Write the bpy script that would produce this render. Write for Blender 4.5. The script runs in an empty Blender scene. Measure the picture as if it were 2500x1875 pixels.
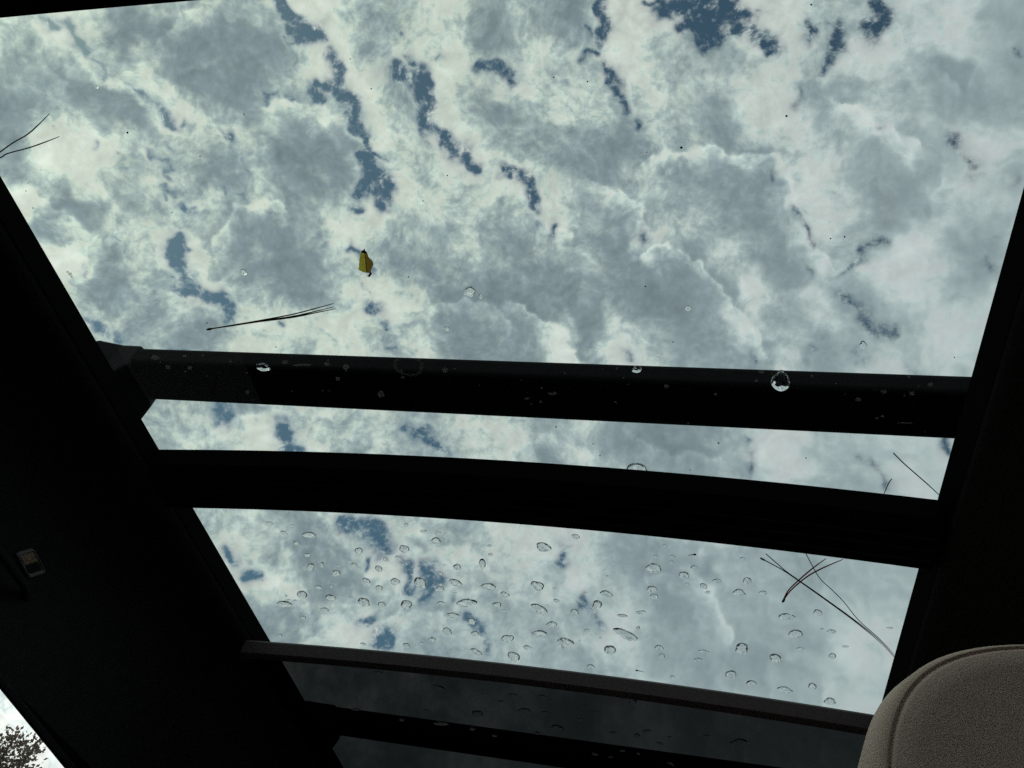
import bpy, bmesh, math, random
import numpy as np
from mathutils import Matrix, Vector

random.seed(7)
rng = np.random.RandomState(11)
scene = bpy.context.scene
COL = scene.collection
EYE = 1.05                      # height of the phone above the ground; car dimensions below are measured from there

# ------------------------------------------------------------------ camera
cam_data = bpy.data.cameras.new('camera')
cam_data.sensor_width = 36.0
cam_data.lens = 36.0 * 897 / 1024
cam_data.clip_start = 0.01
cam_data.clip_end = 20000
cam = bpy.data.objects.new('camera', cam_data)
COL.objects.link(cam)
R3 = Matrix([[0.969533, -0.038897, 0.241852], [0.136369, -0.734468, -0.664801], [0.203491, 0.677528, -0.706787]])
cam.matrix_world = Matrix.Translation((0, 0, EYE)) @ R3.to_4x4()
scene.camera = cam

# ------------------------------------------------------------------ sky light, sun, exposure
SUN_AZ, SUN_EL = math.radians(-82), math.radians(44)
world = bpy.data.worlds.new('World')
scene.world = world
world.use_nodes = True
wn = world.node_tree
wn.nodes.clear()
w_out = wn.nodes.new('ShaderNodeOutputWorld')
w_bg = wn.nodes.new('ShaderNodeBackground')
w_sky = wn.nodes.new('ShaderNodeTexSky')
w_sky.sky_type = 'NISHITA'
w_sky.sun_disc = False
w_sky.sun_elevation = SUN_EL
w_sky.sun_rotation = SUN_AZ
w_sky.air_density = 1.0
w_sky.dust_density = 0.6
w_sky.ozone_density = 0.45
w_bg.inputs['Strength'].default_value = 0.075
w_wb = wn.nodes.new('ShaderNodeMix')          # the phone's cool-green white balance
w_wb.data_type = 'RGBA'; w_wb.blend_type = 'MULTIPLY'; w_wb.inputs[0].default_value = 1.0
w_wb.inputs[7].default_value = (0.84, 1.08, 0.98, 1)
wn.links.new(w_sky.outputs[0], w_wb.inputs[6])
wn.links.new(w_wb.outputs[2], w_bg.inputs[0])
wn.links.new(w_bg.outputs[0], w_out.inputs[0])

sun_data = bpy.data.lights.new('sun', 'SUN')
sun_data.energy = 1.2
sun_data.angle = math.radians(10)
sun_data.color = (1.0, 0.95, 0.86)
sun = bpy.data.objects.new('sun', sun_data)
COL.objects.link(sun)
sd = Vector((math.sin(SUN_AZ) * math.cos(SUN_EL), math.cos(SUN_AZ) * math.cos(SUN_EL), math.sin(SUN_EL)))
sun.rotation_euler = sd.to_track_quat('Z', 'Y').to_euler()
sun.location = sd * 50

vs = scene.view_settings
vs.view_transform = 'Standard'
vs.look = 'None'
vs.exposure = 0.0
vs.gamma = 1.0
vs.use_curve_mapping = False
cy = scene.cycles
cy.max_bounces = 14
cy.diffuse_bounces = 4
cy.glossy_bounces = 4
cy.transmission_bounces = 10
cy.transparent_max_bounces = 32
cy.min_transparent_bounces = 32
cy.min_light_bounces = 3
cy.caustics_refractive = True
cy.caustics_reflective = False
cy.sample_clamp_indirect = 4.0
try:
    cy.use_denoising = False      # the photograph is a dim, grainy phone picture
    cy.denoiser = 'OPENIMAGEDENOISE'
    cy.denoising_input_passes = 'RGB_ALBEDO_NORMAL'
except Exception:
    pass

# ------------------------------------------------------------------ helpers
def tag(o, label=None, cat=None, group=None, kind=None):
    if label: o['label'] = label
    if cat: o['category'] = cat
    if group: o['group'] = group
    if kind: o['kind'] = kind
    return o

def empty(name, loc):
    o = bpy.data.objects.new(name, None)
    o.empty_display_size = 0.1
    o.location = loc
    COL.objects.link(o)
    return o

def origin_of(p):
    v = Vector((0, 0, 0))
    while p is not None:
        v += p.location
        p = p.parent
    return v

def mesh(name, verts, faces, mat, parent=None, smooth=False, loc=None, eye=True, recalc=True):
    """Link ONE mesh object. verts are given from the phone (eye=True) or in world space."""
    base = origin_of(parent)
    if loc is not None:
        base = base + Vector(loc)
    up = EYE if eye else 0.0
    vv = [(v[0] - base.x, v[1] - base.y, v[2] + up - base.z) for v in verts]
    me = bpy.data.meshes.new(name)
    me.from_pydata(vv, [], faces)
    if recalc:
        bm = bmesh.new(); bm.from_mesh(me)
        bmesh.ops.recalc_face_normals(bm, faces=bm.faces)
        bm.to_mesh(me); bm.free()
    if smooth:
        for p in me.polygons: p.use_smooth = True
    me.materials.append(mat)
    o = bpy.data.objects.new(name, me)
    if loc is not None: o.location = loc
    if parent is not None: o.parent = parent
    COL.objects.link(o)
    return o

def bevel(o, w, seg=2, angle=40):
    m = o.modifiers.new('edge', 'BEVEL')
    m.width = w; m.segments = seg; m.limit_method = 'ANGLE'; m.angle_limit = math.radians(angle)
    return o

class MB:
    def __init__(self): self.v, self.f = [], []
    def add(self, v, f):
        n = len(self.v)
        self.v += [tuple(x) for x in v]
        self.f += [tuple(i + n for i in q) for q in f]
        return self
    def box(self, x0, x1, y0, y1, z0, z1):
        v = [(x, y, z) for z in (z0, z1) for y in (y0, y1) for x in (x0, x1)]
        return self.add(v, [(0, 2, 3, 1),(4, 5, 7, 6),(0, 1, 5, 4),(2, 6, 7, 3),(0, 4, 6, 2),(1, 3, 7, 5)])
    def loft(self, rings, cap=True, closed=True):
        n = len(rings[0]); v = [p for r in rings for p in r]; f = []
        for i in range(len(rings) - 1):
            for j in range(n if closed else n - 1):
                a = i * n + j; b = i * n + (j + 1) % n
                f.append((a, b, b + n, a + n))
        if cap and closed:
            f.append(tuple(range(n - 1, -1, -1)))
            f.append(tuple(range((len(rings) - 1) * n, len(rings) * n)))
        return self.add(v, f)
    def tube(self, pts, rad, n=8, cap=True):
        P = [Vector(p) for p in pts]
        R = rad if isinstance(rad, (list, tuple)) else [rad] * len(P)
        rings = []
        t0 = (P[1] - P[0]).normalized()
        ref = Vector((0, 0, 1)) if abs(t0.z) < 0.9 else Vector((1, 0, 0))
        for i, p in enumerate(P):
            t = (P[min(i + 1, len(P) - 1)] - P[max(i - 1, 0)]).normalized()
            s = t.cross(ref).normalized(); u = s.cross(t)
            rings.append([p + (s * math.cos(k * 2 * math.pi / n) + u * math.sin(k * 2 * math.pi / n)) * R[i] for k in range(n)])
        return self.loft(rings, cap)
    def build(self, name, mat, parent=None, **k): return mesh(name, self.v, self.f, mat, parent, **k)

# ------------------------------------------------------------------ materials
def new_mat(name):
    m = bpy.data.materials.new(name); m.use_nodes = True
    nt = m.node_tree; nt.nodes.clear()
    out = nt.nodes.new('ShaderNodeOutputMaterial')
    return m, nt, out

def N(nt, kind, **inp):
    n = nt.nodes.new(kind)
    for k, v in inp.items():
        if k.startswith('_'):
            setattr(n, k[1:], v)
        else:
            s = n.inputs[int(k[1:])] if k[0] == 'i' and k[1:].isdigit() else n.inputs[k.replace('_', ' ')]
            if isinstance(v, bpy.types.NodeSocket): nt.links.new(v, s)
            else: s.default_value = v
    return n

def math_n(nt, op, a, b=None, c=None, clamp=False):
    n = nt.nodes.new('ShaderNodeMath'); n.operation = op; n.use_clamp = clamp
    for i, v in enumerate((a, b, c)):
        if v is None: continue
        if isinstance(v, bpy.types.NodeSocket): nt.links.new(v, n.inputs[i])
        else: n.inputs[i].default_value = v
    return n.outputs[0]

def mat_basic(name, col, rough=0.7, spec=0.3, noise=0.25, scale=40.0, bump=0.0, bscale=400.0, metal=0.0):
    m, nt, out = new_mat(name)
    tc = N(nt, 'ShaderNodeTexCoord')
    no = N(nt, 'ShaderNodeTexNoise', Vector=tc.outputs['Object'], Scale=scale, Detail=6.0, Roughness=0.6)
    lo = tuple(c * (1 - noise) for c in col) + (1,)
    hi = tuple(c * (1 + noise) for c in col) + (1,)
    mx = N(nt, 'ShaderNodeMix', _data_type='RGBA', Factor=no.outputs[0])
    mx.inputs[6].default_value = lo; mx.inputs[7].default_value = hi
    b = N(nt, 'ShaderNodeBsdfPrincipled', Base_Color=mx.outputs[2], Roughness=rough, Metallic=metal)
    b.inputs['Specular IOR Level'].default_value = spec
    if bump:
        n2 = N(nt, 'ShaderNodeTexNoise', Vector=tc.outputs['Object'], Scale=bscale, Detail=3.0)
        bp = N(nt, 'ShaderNodeBump', Strength=bump, Distance=0.001, Height=n2.outputs[0])
        nt.links.new(bp.outputs[0], b.inputs['Normal'])
    nt.links.new(b.outputs[0], out.inputs[0])
    return m

def mat_pane(name, tint):
    """One face of a solid pane: the tint is the square root of what the whole pane lets through."""
    m, nt, out = new_mat(name)
    t = N(nt, 'ShaderNodeBsdfTransparent', Color=tuple(tint) + (1,))
    g = N(nt, 'ShaderNodeBsdfGlossy', Color=(1, 1, 1, 1), Roughness=0.0)
    fr = N(nt, 'ShaderNodeFresnel', IOR=1.5)
    ge = N(nt, 'ShaderNodeNewGeometry')
    inv = math_n(nt, 'SUBTRACT', 1.0, ge.outputs['Backfacing'])
    fac = math_n(nt, 'MULTIPLY', fr.outputs[0], inv)
    mx = N(nt, 'ShaderNodeMixShader', Fac=fac)
    nt.links.new(t.outputs[0], mx.inputs[1]); nt.links.new(g.outputs[0], mx.inputs[2])
    nt.links.new(mx.outputs[0], out.inputs[0])
    return m

M = {}
M['roof_pane'] = mat_pane('roof_glass', (0.752, 0.792, 0.780))
M['clear_pane'] = mat_pane('window_glass', (0.97, 0.975, 0.97))
M['headliner'] = mat_basic('black_headliner_cloth', (0.034, 0.038, 0.035), 1.0, 0.02, 0.3, 60, 0.4, 900)
M['trim'] = mat_basic('black_soft_trim', (0.007, 0.0062, 0.006), 1.0, 0.02, 0.3, 30, 0.2, 700)
M['rubber'] = mat_basic('black_rubber', (0.015, 0.014, 0.017), 0.6, 0.3, 0.2, 30)
M['paint'] = mat_basic('black_car_paint', (0.02, 0.02, 0.022), 0.25, 0.5, 0.1, 10)
M['bar'] = mat_basic('dusty_black_aluminium', (0.013, 0.0125, 0.0135), 0.8, 0.08, 0.6, 55, 0.2, 500)
M['foot'] = mat_basic('black_plastic', (0.018, 0.017, 0.017), 0.7, 0.15, 0.25, 40)
M['leather'] = mat_basic('beige_leather', (0.80, 0.58, 0.51), 0.65, 0.3, 0.07, 25, 0.35, 900)
M['leather_edge_lit'] = mat_basic('beige_leather_gusset_lit', (0.90, 0.69, 0.57), 0.65, 0.3, 0.08, 25, 0.35, 900)  # same leather made lighter: skylight on the gusset put into the colour
M['seam'] = mat_basic('seam_thread', (0.64, 0.48, 0.40), 0.8, 0.1, 0.1, 100)
M['shade_bar'] = mat_basic('brown_satin_bar', (0.088, 0.068, 0.070), 0.65, 0.2, 0.35, 160, 0.15, 600)
M['lens'] = mat_basic('warm_lens_plastic', (0.78, 0.66, 0.54), 0.4, 0.5, 0.15, 200)
M['bezel'] = mat_basic('grey_lamp_bezel', (0.22, 0.23, 0.23), 0.4, 0.5, 0.15, 200)
M['carpet'] = mat_basic('grey_carpet', (0.06, 0.058, 0.055), 0.95, 0.1, 0.3, 80)
M['ground'] = mat_basic('asphalt', (0.055, 0.054, 0.052), 0.9, 0.2, 0.35, 3.0, 0.3, 60)
M['bark'] = mat_basic('bark', (0.10, 0.075, 0.055), 0.9, 0.1, 0.4, 12, 0.6, 60)
M['needle'] = mat_basic('dry_pine_needle', (0.07, 0.030, 0.020), 0.6, 0.2, 0.4, 200)
M['seed'] = mat_basic('dark_seed', (0.05, 0.02, 0.018), 0.6, 0.2, 0.3, 900)
M['dark_dust'] = mat_basic('dark_dust', (0.05, 0.035, 0.03), 0.9, 0.1, 0.3, 900)

def mat_water():
    m, nt, out = new_mat('water')
    g = N(nt, 'ShaderNodeBsdfGlass', Color=(1, 1, 1, 1), Roughness=0.0, IOR=1.333)
    nt.links.new(g.outputs[0], out.inputs[0])
    return m
M['water'] = mat_water()

def mat_thin(name, col, trans=0.5, noise=0.3, scale=60.0):
    m, nt, out = new_mat(name)
    tc = N(nt, 'ShaderNodeTexCoord')
    no = N(nt, 'ShaderNodeTexNoise', Vector=tc.outputs['Object'], Scale=scale, Detail=5.0)
    mx = N(nt, 'ShaderNodeMix', _data_type='RGBA', Factor=no.outputs[0])
    mx.inputs[6].default_value = tuple(c * (1 - noise) for c in col) + (1,)
    mx.inputs[7].default_value = tuple(c * (1 + noise) for c in col) + (1,)
    d = N(nt, 'ShaderNodeBsdfDiffuse', Color=mx.outputs[2])
    t = N(nt, 'ShaderNodeBsdfTranslucent', Color=mx.outputs[2])
    s = N(nt, 'ShaderNodeMixShader', Fac=trans)
    nt.links.new(d.outputs[0], s.inputs[1]); nt.links.new(t.outputs[0], s.inputs[2])
    nt.links.new(s.outputs[0], out.inputs[0])
    return m
M['foliage'] = mat_thin('tree_leaf', (0.20, 0.165, 0.125), 0.45, 0.5, 3.0)
M['needle_brown'] = mat_thin('reddish_brown_needle', (0.42, 0.13, 0.08), 0.7, 0.3, 200)
M['leaf_green'] = mat_thin('yellow_green_leaf', (0.62, 0.56, 0.20), 0.92, 0.25, 300)
M['leaf_brown'] = mat_thin('browned_leaf', (0.44, 0.34, 0.16), 0.9, 0.25, 300)
M['leaf_tip'] = mat_thin('dry_leaf_tip', (0.07, 0.018, 0.016), 0.5, 0.4, 300)
M['pale_dust'] = mat_thin('pale_dust', (0.95, 0.95, 0.9), 0.95, 0.05, 100)

def mat_spot(nm, amount):
    m, nt, out = new_mat(nm)
    t = N(nt, 'ShaderNodeBsdfTransparent', Color=(1, 1, 1, 1))
    d = N(nt, 'ShaderNodeBsdfTranslucent', Color=(0.30, 0.26, 0.22, 1))
    s = N(nt, 'ShaderNodeMixShader', Fac=amount)
    nt.links.new(t.outputs[0], s.inputs[1]); nt.links.new(d.outputs[0], s.inputs[2])
    nt.links.new(s.outputs[0], out.inputs[0])
    return m
M['spot'] = mat_spot('dried_water_spot', 0.045)
M['grime'] = mat_spot('brown_grime', 0.07)

def mat_fabric():
    m, nt, out = new_mat('sunshade_mesh_fabric')
    tc = N(nt, 'ShaderNodeTexCoord')
    no = N(nt, 'ShaderNodeTexNoise', Vector=tc.outputs['Object'], Scale=750.0, Detail=3.0)
    gap = math_n(nt, 'MULTIPLY_ADD', no.outputs[0], 0.20, 0.085)
    t = N(nt, 'ShaderNodeBsdfTransparent')
    c = N(nt, 'ShaderNodeCombineColor', Red=gap, Green=gap, Blue=gap)
    nt.links.new(c.outputs[0], t.inputs[0])
    nt.links.new(t.outputs[0], out.inputs[0])
    return m
M['fabric'] = mat_fabric()

# ------------------------------------------------------------------ the sky: a cloud dome 3 km out, open (clear) where the blue shows
GAPS = [([(-6425, 2438, 7265),(-6402, 2520, 7257),(-6371, 2572, 7266)], 18, 0.62),([(-6329, 2505, 7326),(-6296, 2582, 7328),(-6256, 2629, 7345),(-6206, 2705, 7360),(-6160, 2804, 7361)], 18, 0.9),([(-6124, 2884, 7360),(-6069, 2988, 7365),(-6043, 3056, 7358)], 9, 0.36),([(-5957, 3129, 7398),(-5911, 3179, 7413)], 14, 0.49),([(-5866, 3186, 7446),(-5786, 3273, 7471),(-5720, 3364, 7481),(-5667, 3442, 7485),(-5625, 3543, 7470),(-5597, 3579, 7475)], 22, 0.9),([(-5537, 3563, 7526),(-5471, 3629, 7543)], 15, 0.49),([(-5261, 3774, 7621),(-5219, 3858, 7608),(-5183, 3922, 7600)], 15, 0.49),([(-5181, 3825, 7650),(-5142, 3864, 7657),(-5156, 3913, 7623)], 21, 0.85),([(-5041, 4080, 7612),(-5001, 4225, 7559),(-5037, 4338, 7470)], 18, 0.31),([(-6188, 3520, 7022),(-6177, 3601, 6992)], 14, 0.36),([(-6007, 3692, 7091),(-5970, 3766, 7084)], 12, 0.36),([(-5987, 3845, 7027),(-5942, 3862, 7055)], 15, 0.25),([(-5693, 3694, 7345),(-5629, 3838, 7321)], 15, 0.31),([(-5802, 3733, 7239),(-5700, 3821, 7274),(-5649, 3952, 7243),(-5620, 4066, 7203)], 15, 0.36),([(-5649, 4116, 7151),(-5591, 4198, 7150)], 15, 0.36),([(-4616, 2813, 8413),(-4577, 2900, 8405),(-4525, 2974, 8407),(-4425, 3032, 8439)], 30, 1),([(-4546, 2820, 8449),(-4479, 2906, 8456),(-4405, 2958, 8476)], 25, 0.7),([(-4434, 3092, 8413),(-4334, 3098, 8463),(-4235, 3120, 8505)], 45, 1),([(-4203, 3162, 8505),(-4182, 3212, 8497)], 15, 0.42),([(-4449, 3133, 8390),(-4495, 3202, 8339),(-4517, 3232, 8316)], 10, 0.31),([(-4506, 3288, 8299),(-4513, 3411, 8246),(-4484, 3472, 8236)], 10, 0.31),([(-4191, 3361, 8434),(-4173, 3446, 8409),(-4150, 3568, 8369),(-4168, 3654, 8323)], 31, 0.9),([(-4209, 3681, 8290),(-4162, 3773, 8273)], 42, 1),([(-4257, 3688, 8263),(-4357, 3655, 8225),(-4404, 3653, 8201),(-4419, 3703, 8171),(-4350, 3765, 8179)], 26, 0.7),([(-4777, 3629, 8000),(-4723, 3626, 8034),(-4799, 3659, 7974)], 21, 0.49),([(-4610, 3673, 8078),(-4537, 3683, 8115),(-4579, 3726, 8072)], 16, 0.49),([(-4146, 3804, 8267),(-4066, 3877, 8273),(-4024, 3941, 8263),(-4022, 4032, 8220)], 42, 1),([(-4090, 4035, 8185),(-4028, 4095, 8186),(-4003, 4146, 8173)], 32, 1),([(-3994, 4157, 8171),(-3950, 4222, 8160),(-3954, 4284, 8125),(-3929, 4345, 8105)], 27, 0.9),([(-3982, 4396, 8051),(-3908, 4468, 8048),(-3862, 4533, 8034)], 38, 1),([(-3883, 4391, 8102),(-3785, 4413, 8136),(-3707, 4439, 8158)], 22, 0.49),([(-3845, 4582, 8014),(-3898, 4643, 7953),(-3931, 4708, 7898)], 49, 1),([(-3709, 4648, 8040),(-3692, 4725, 8003)], 39, 1),([(-3801, 4683, 7977),(-3745, 4777, 7947),(-3708, 4848, 7921),(-3670, 4902, 7906)], 39, 1),([(-3930, 4690, 7910),(-4002, 4745, 7840)], 39, 0.9),([(-4036, 4836, 7767),(-3970, 4906, 7757)], 28, 0.49),([(-4613, 4516, 7637),(-4607, 4571, 7608)], 16, 0.25),([(-4298, 5056, 7481),(-4299, 5108, 7445)], 28, 0.25),([(-4068, 5194, 7515),(-3998, 5167, 7571),(-3901, 5262, 7556),(-3882, 5328, 7519)], 22, 0.49),([(-3864, 5656, 7286),(-3844, 5712, 7252)], 34, 0.62),([(-3773, 5789, 7228),(-3711, 5872, 7194)], 23, 0.42),([(-3720, 5938, 7135),(-3719, 5980, 7100)], 17, 0.25),([(-3655, 6104, 7027),(-3561, 6184, 7005)], 34, 0.55),([(-4793, 5613, 6747),(-4756, 5649, 6742)], 17, 0.36),([(-3914, 5470, 7400),(-3874, 5523, 7382)], 11, 0.31),([(-3514, 5124, 7835),(-3485, 5202, 7797)], 23, 0.25),([(-3335, 5536, 7631),(-3283, 5573, 7627)], 28, 0.21),([(-3524, 3709, 8592),(-3432, 3799, 8590),(-3339, 3889, 8586),(-3264, 3967, 8579)], 48, 1),([(-3366, 3602, 8700),(-3353, 3686, 8670)], 32, 0.49),([(-3259, 3758, 8675),(-3247, 3861, 8635),(-3213, 3949, 8607)], 32, 0.9),([(-3507, 3867, 8529),(-3490, 3897, 8522)], 16, 0.49),([(-3267, 4003, 8562),(-3222, 4085, 8540),(-3269, 4186, 8473),(-3252, 4245, 8450)], 43, 0.85),([(-3180, 4239, 8480),(-3062, 4324, 8481),(-3025, 4395, 8458)], 33, 0.77),([(-2956, 4480, 8437),(-2919, 4597, 8387),(-2849, 4655, 8380)], 33, 0.85),([(-2590, 4768, 8400),(-2518, 4834, 8384)], 22, 0.62),([(-3065, 3710, 8766),(-2981, 3669, 8812)], 21, 0.49),([(-3421, 3348, 8780),(-3394, 3371, 8782)], 21, 0.36),([(-3258, 4354, 8392),(-3239, 4385, 8383)], 22, 0.25),([(-2593, 3794, 8881),(-2515, 3879, 8867),(-2414, 3902, 8885)], 43, 0.9),([(-2425, 3928, 8871),(-2355, 3975, 8869)], 32, 0.85),([(-1446, 3362, 9306),(-1418, 3463, 9273),(-1379, 3547, 9247),(-1390, 3627, 9215)], 31, 0.85),([(-1572, 3563, 9211),(-1532, 3603, 9202)], 31, 0.42),([(-1349, 3577, 9240),(-1309, 3608, 9234)], 31, 0.29),([(-1356, 3398, 9307),(-1347, 3426, 9298)], 20, 0.29),([(-1216, 3404, 9324),(-1165, 3382, 9338)], 15, 0.19),([(-1452, 3710, 9172),(-1422, 3731, 9168)], 21, 0.42),([(-1453, 3782, 9142),(-1577, 3796, 9116),(-1711, 3836, 9075)], 21, 0.5),([(-1393, 3923, 9092),(-1342, 4019, 9058),(-1353, 4118, 9012),(-1343, 4246, 8954),(-1281, 4324, 8925),(-1249, 4418, 8884)], 40, 0.61),([(-1186, 4524, 8839),(-1154, 4617, 8795)], 34, 0.45),([(-1130, 4829, 8684),(-1056, 4852, 8680)], 21, 0.29),([(-2051, 3850, 8998),(-2021, 3872, 8996)], 33, 0.11),([(-805, 3485, 9339),(-656, 3479, 9352),(-588, 3432, 9374)], 40, 1.1),([(-567, 3486, 9356),(-475, 3624, 9308),(-402, 3734, 9268)], 75, 1.25),([(-378, 3534, 9347),(-230, 3570, 9338),(-140, 3618, 9321)], 45, 1.1),([(-683, 3671, 9277),(-593, 3651, 9291)], 30, 0.75),([(-995, 3460, 9330),(-895, 3468, 9336)], 15, 0.42),([(-196, 3685, 9294),(1, 3722, 9282),(82, 3786, 9255),(181, 3825, 9238)], 30, 1),([(-25, 3573, 9340),(5, 3591, 9333)], 20, 0.29),([(-2445, 4854, 8394),(-2372, 4919, 8377),(-2298, 5002, 8349)], 28, 0.62),([(-2414, 4895, 8380),(-2330, 5007, 8337),(-2267, 5088, 8305)], 42, 0.58),([(-2214, 5195, 8252),(-2182, 5227, 8241)], 28, 0.29),([(-2000, 5249, 8273),(-2054, 5333, 8206)], 28, 0.42),([(201, 3835, 9233),(236, 3949, 9184)], 30, 0.9),([(556, 3709, 9270),(570, 3777, 9242),(653, 3754, 9246)], 29, 0.9),([(817, 3698, 9255),(841, 3775, 9222),(839, 3868, 9183),(853, 3928, 9157),(785, 4022, 9122)], 34, 0.85),([(1164, 3511, 9291),(1213, 3561, 9265)], 42, 1),([(1126, 3686, 9228),(1095, 3744, 9208),(1204, 3753, 9190),(1266, 3645, 9226)], 42, 1.15),([(1308, 3720, 9190),(1302, 3745, 9180)], 19, 0.42),([(618, 4063, 9117),(571, 4227, 9045),(520, 4322, 9003)], 44, 0.21),([(2386, 3896, 8895),(2461, 3924, 8863)], 26, 0.42),([(1954, 4630, 8645),(2000, 4743, 8574),(2105, 4841, 8493)], 41, 0.42),([(2332, 4827, 8442),(2433, 4760, 8451)], 23, 0.29),([(2471, 4885, 8369),(2491, 4923, 8340)], 29, 0.29),([(2044, 4928, 8458),(2176, 4957, 8408)], 24, 0.24),([(271, 4971, 8673),(284, 5024, 8642)], 46, 0.29),([(1502, 4632, 8735),(1530, 4639, 8726)], 24, 0.19),([(1257, 4556, 8812),(1285, 4564, 8804)], 25, 0.19),([(549, 5292, 8467),(626, 5420, 8380),(775, 5587, 8258)], 33, 0.36),([(697, 5761, 8144),(718, 5785, 8125)], 33, 0.29),([(1330, 5495, 8249),(1223, 5595, 8198),(1107, 5720, 8127),(1004, 5786, 8094)], 32, 0.5),([(1013, 5936, 7984),(1087, 6021, 7910),(1200, 6126, 7812),(1342, 6242, 7697),(1505, 6279, 7636)], 45, 0.66),([(1532, 6244, 7659),(1543, 6283, 7625)], 32, 0.58),([(1188, 6417, 7577),(1299, 6500, 7488)], 52, 0.29),([(765, 6437, 7614),(911, 6546, 7505)], 40, 0.42),([(1658, 6479, 7435),(1752, 6519, 7378)], 38, 0.42),([(2266, 5464, 8063),(2276, 5583, 7978),(2350, 5652, 7908)], 48, 0.36),([(2370, 5395, 8080),(2397, 5407, 8064)], 29, 0.29),([(632, 6209, 7814),(644, 6249, 7780)], 40, 0.11),([(102, 6487, 7610),(170, 6582, 7526)], 34, 0.36),([(-1103, 6507, 7512),(-1101, 6549, 7476)], 36, 0.29),([(-1551, 6437, 7494),(-1540, 6454, 7481)], 29, 0.24),([(-1042, 5485, 8296),(-966, 5543, 8267)], 42, 0.29),([(-5622, 4640, 6845),(-5610, 4729, 6794),(-5558, 4858, 6746),(-5520, 4981, 6687),(-5455, 5039, 6697)], 34, 1),([(-5620, 4471, 6959),(-5578, 4589, 6916)], 10, 0.36),([(-5551, 4692, 6868),(-5504, 4752, 6865)], 16, 0.49),([(-5643, 4966, 6594),(-5506, 5062, 6638),(-5415, 5129, 6661)], 37, 1),([(-5364, 5115, 6713),(-5254, 5164, 6763),(-5203, 5232, 6750)], 37, 1),([(-5221, 5300, 6682),(-5203, 5397, 6618)], 32, 1),([(-5549, 4290, 7127),(-5529, 4349, 7107)], 26, 0.62),([(-5500, 4411, 7091),(-5477, 4437, 7093)], 16, 0.25),([(-5642, 4119, 7156),(-5666, 4205, 7086)], 10, 0.31),([(-5238, 4319, 7343),(-5214, 4352, 7340)], 21, 0.62),([(-5121, 4391, 7382),(-5052, 4422, 7411)], 16, 0.36),([(-6328, 4958, 5948),(-6249, 5058, 5946)], 25, 0.62),([(-6162, 5093, 6007),(-6147, 5169, 5957)], 20, 0.42),([(-5677, 5452, 6169),(-5579, 5500, 6214)], 26, 0.49),([(-6151, 4317, 6597),(-6074, 4400, 6614)], 10, 0.36),([(-6037, 4548, 6548),(-5972, 4633, 6547)], 10, 0.31),([(-6367, 4529, 6240),(-6328, 4604, 6226)], 10, 0.31),([(-5355, 6087, 5854),(-5300, 6153, 5835)], 38, 1),([(-4701, 6429, 6046),(-4638, 6532, 5985),(-4585, 6615, 5934)], 50, 1.1),([(-4502, 6636, 5975),(-4433, 6687, 5969)], 28, 0.77),([(-3498, 6773, 6472),(-3318, 6859, 6476),(-3156, 6961, 6448),(-3074, 7075, 6364)], 40, 0.62),([(-5478, 6158, 5663),(-5450, 6198, 5646)], 16, 0.25),([(151, 7199, 6939),(199, 7315, 6816),(205, 7423, 6697)], 34, 0.42),([(1231, 7255, 6771),(1357, 7294, 6705),(1454, 7335, 6640),(1495, 7424, 6531)], 39, 0.42),([(2083, 6998, 6834),(2120, 7053, 6765)], 25, 1),([(-4030, 7306, 5512),(-3848, 7391, 5529),(-3711, 7537, 5425),(-3672, 7597, 5367)], 45, 0.95),([(-3824, 7586, 5275),(-3815, 7637, 5208)], 22, 0.49),([(-3456, 7738, 5308),(-3399, 7836, 5201),(-3385, 7909, 5098)], 33, 0.85),([(-3197, 7830, 5336),(-3154, 7905, 5251),(-3152, 7963, 5162),(-3226, 7981, 5089)], 50, 1),([(-5165, 7025, 4896),(-5067, 7160, 4801)], 32, 0.55),([(-4950, 7300, 4712),(-4813, 7378, 4732)], 32, 0.85),([(-3779, 7999, 4661),(-3628, 8027, 4734)], 27, 0.7),([(-3493, 8131, 4657),(-3509, 8172, 4572)], 38, 0.85),([(-2654, 8237, 5010),(-2535, 8333, 4913),(-2438, 8417, 4818)], 38, 0.85),([(-1783, 7942, 5809),(-1790, 8054, 5651)], 49, 0.85),([(-1527, 8291, 5379),(-1426, 8338, 5334),(-1321, 8417, 5235)], 41, 0.75),([(-2885, 8077, 5142),(-2867, 8114, 5093)], 22, 0.36)]
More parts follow.
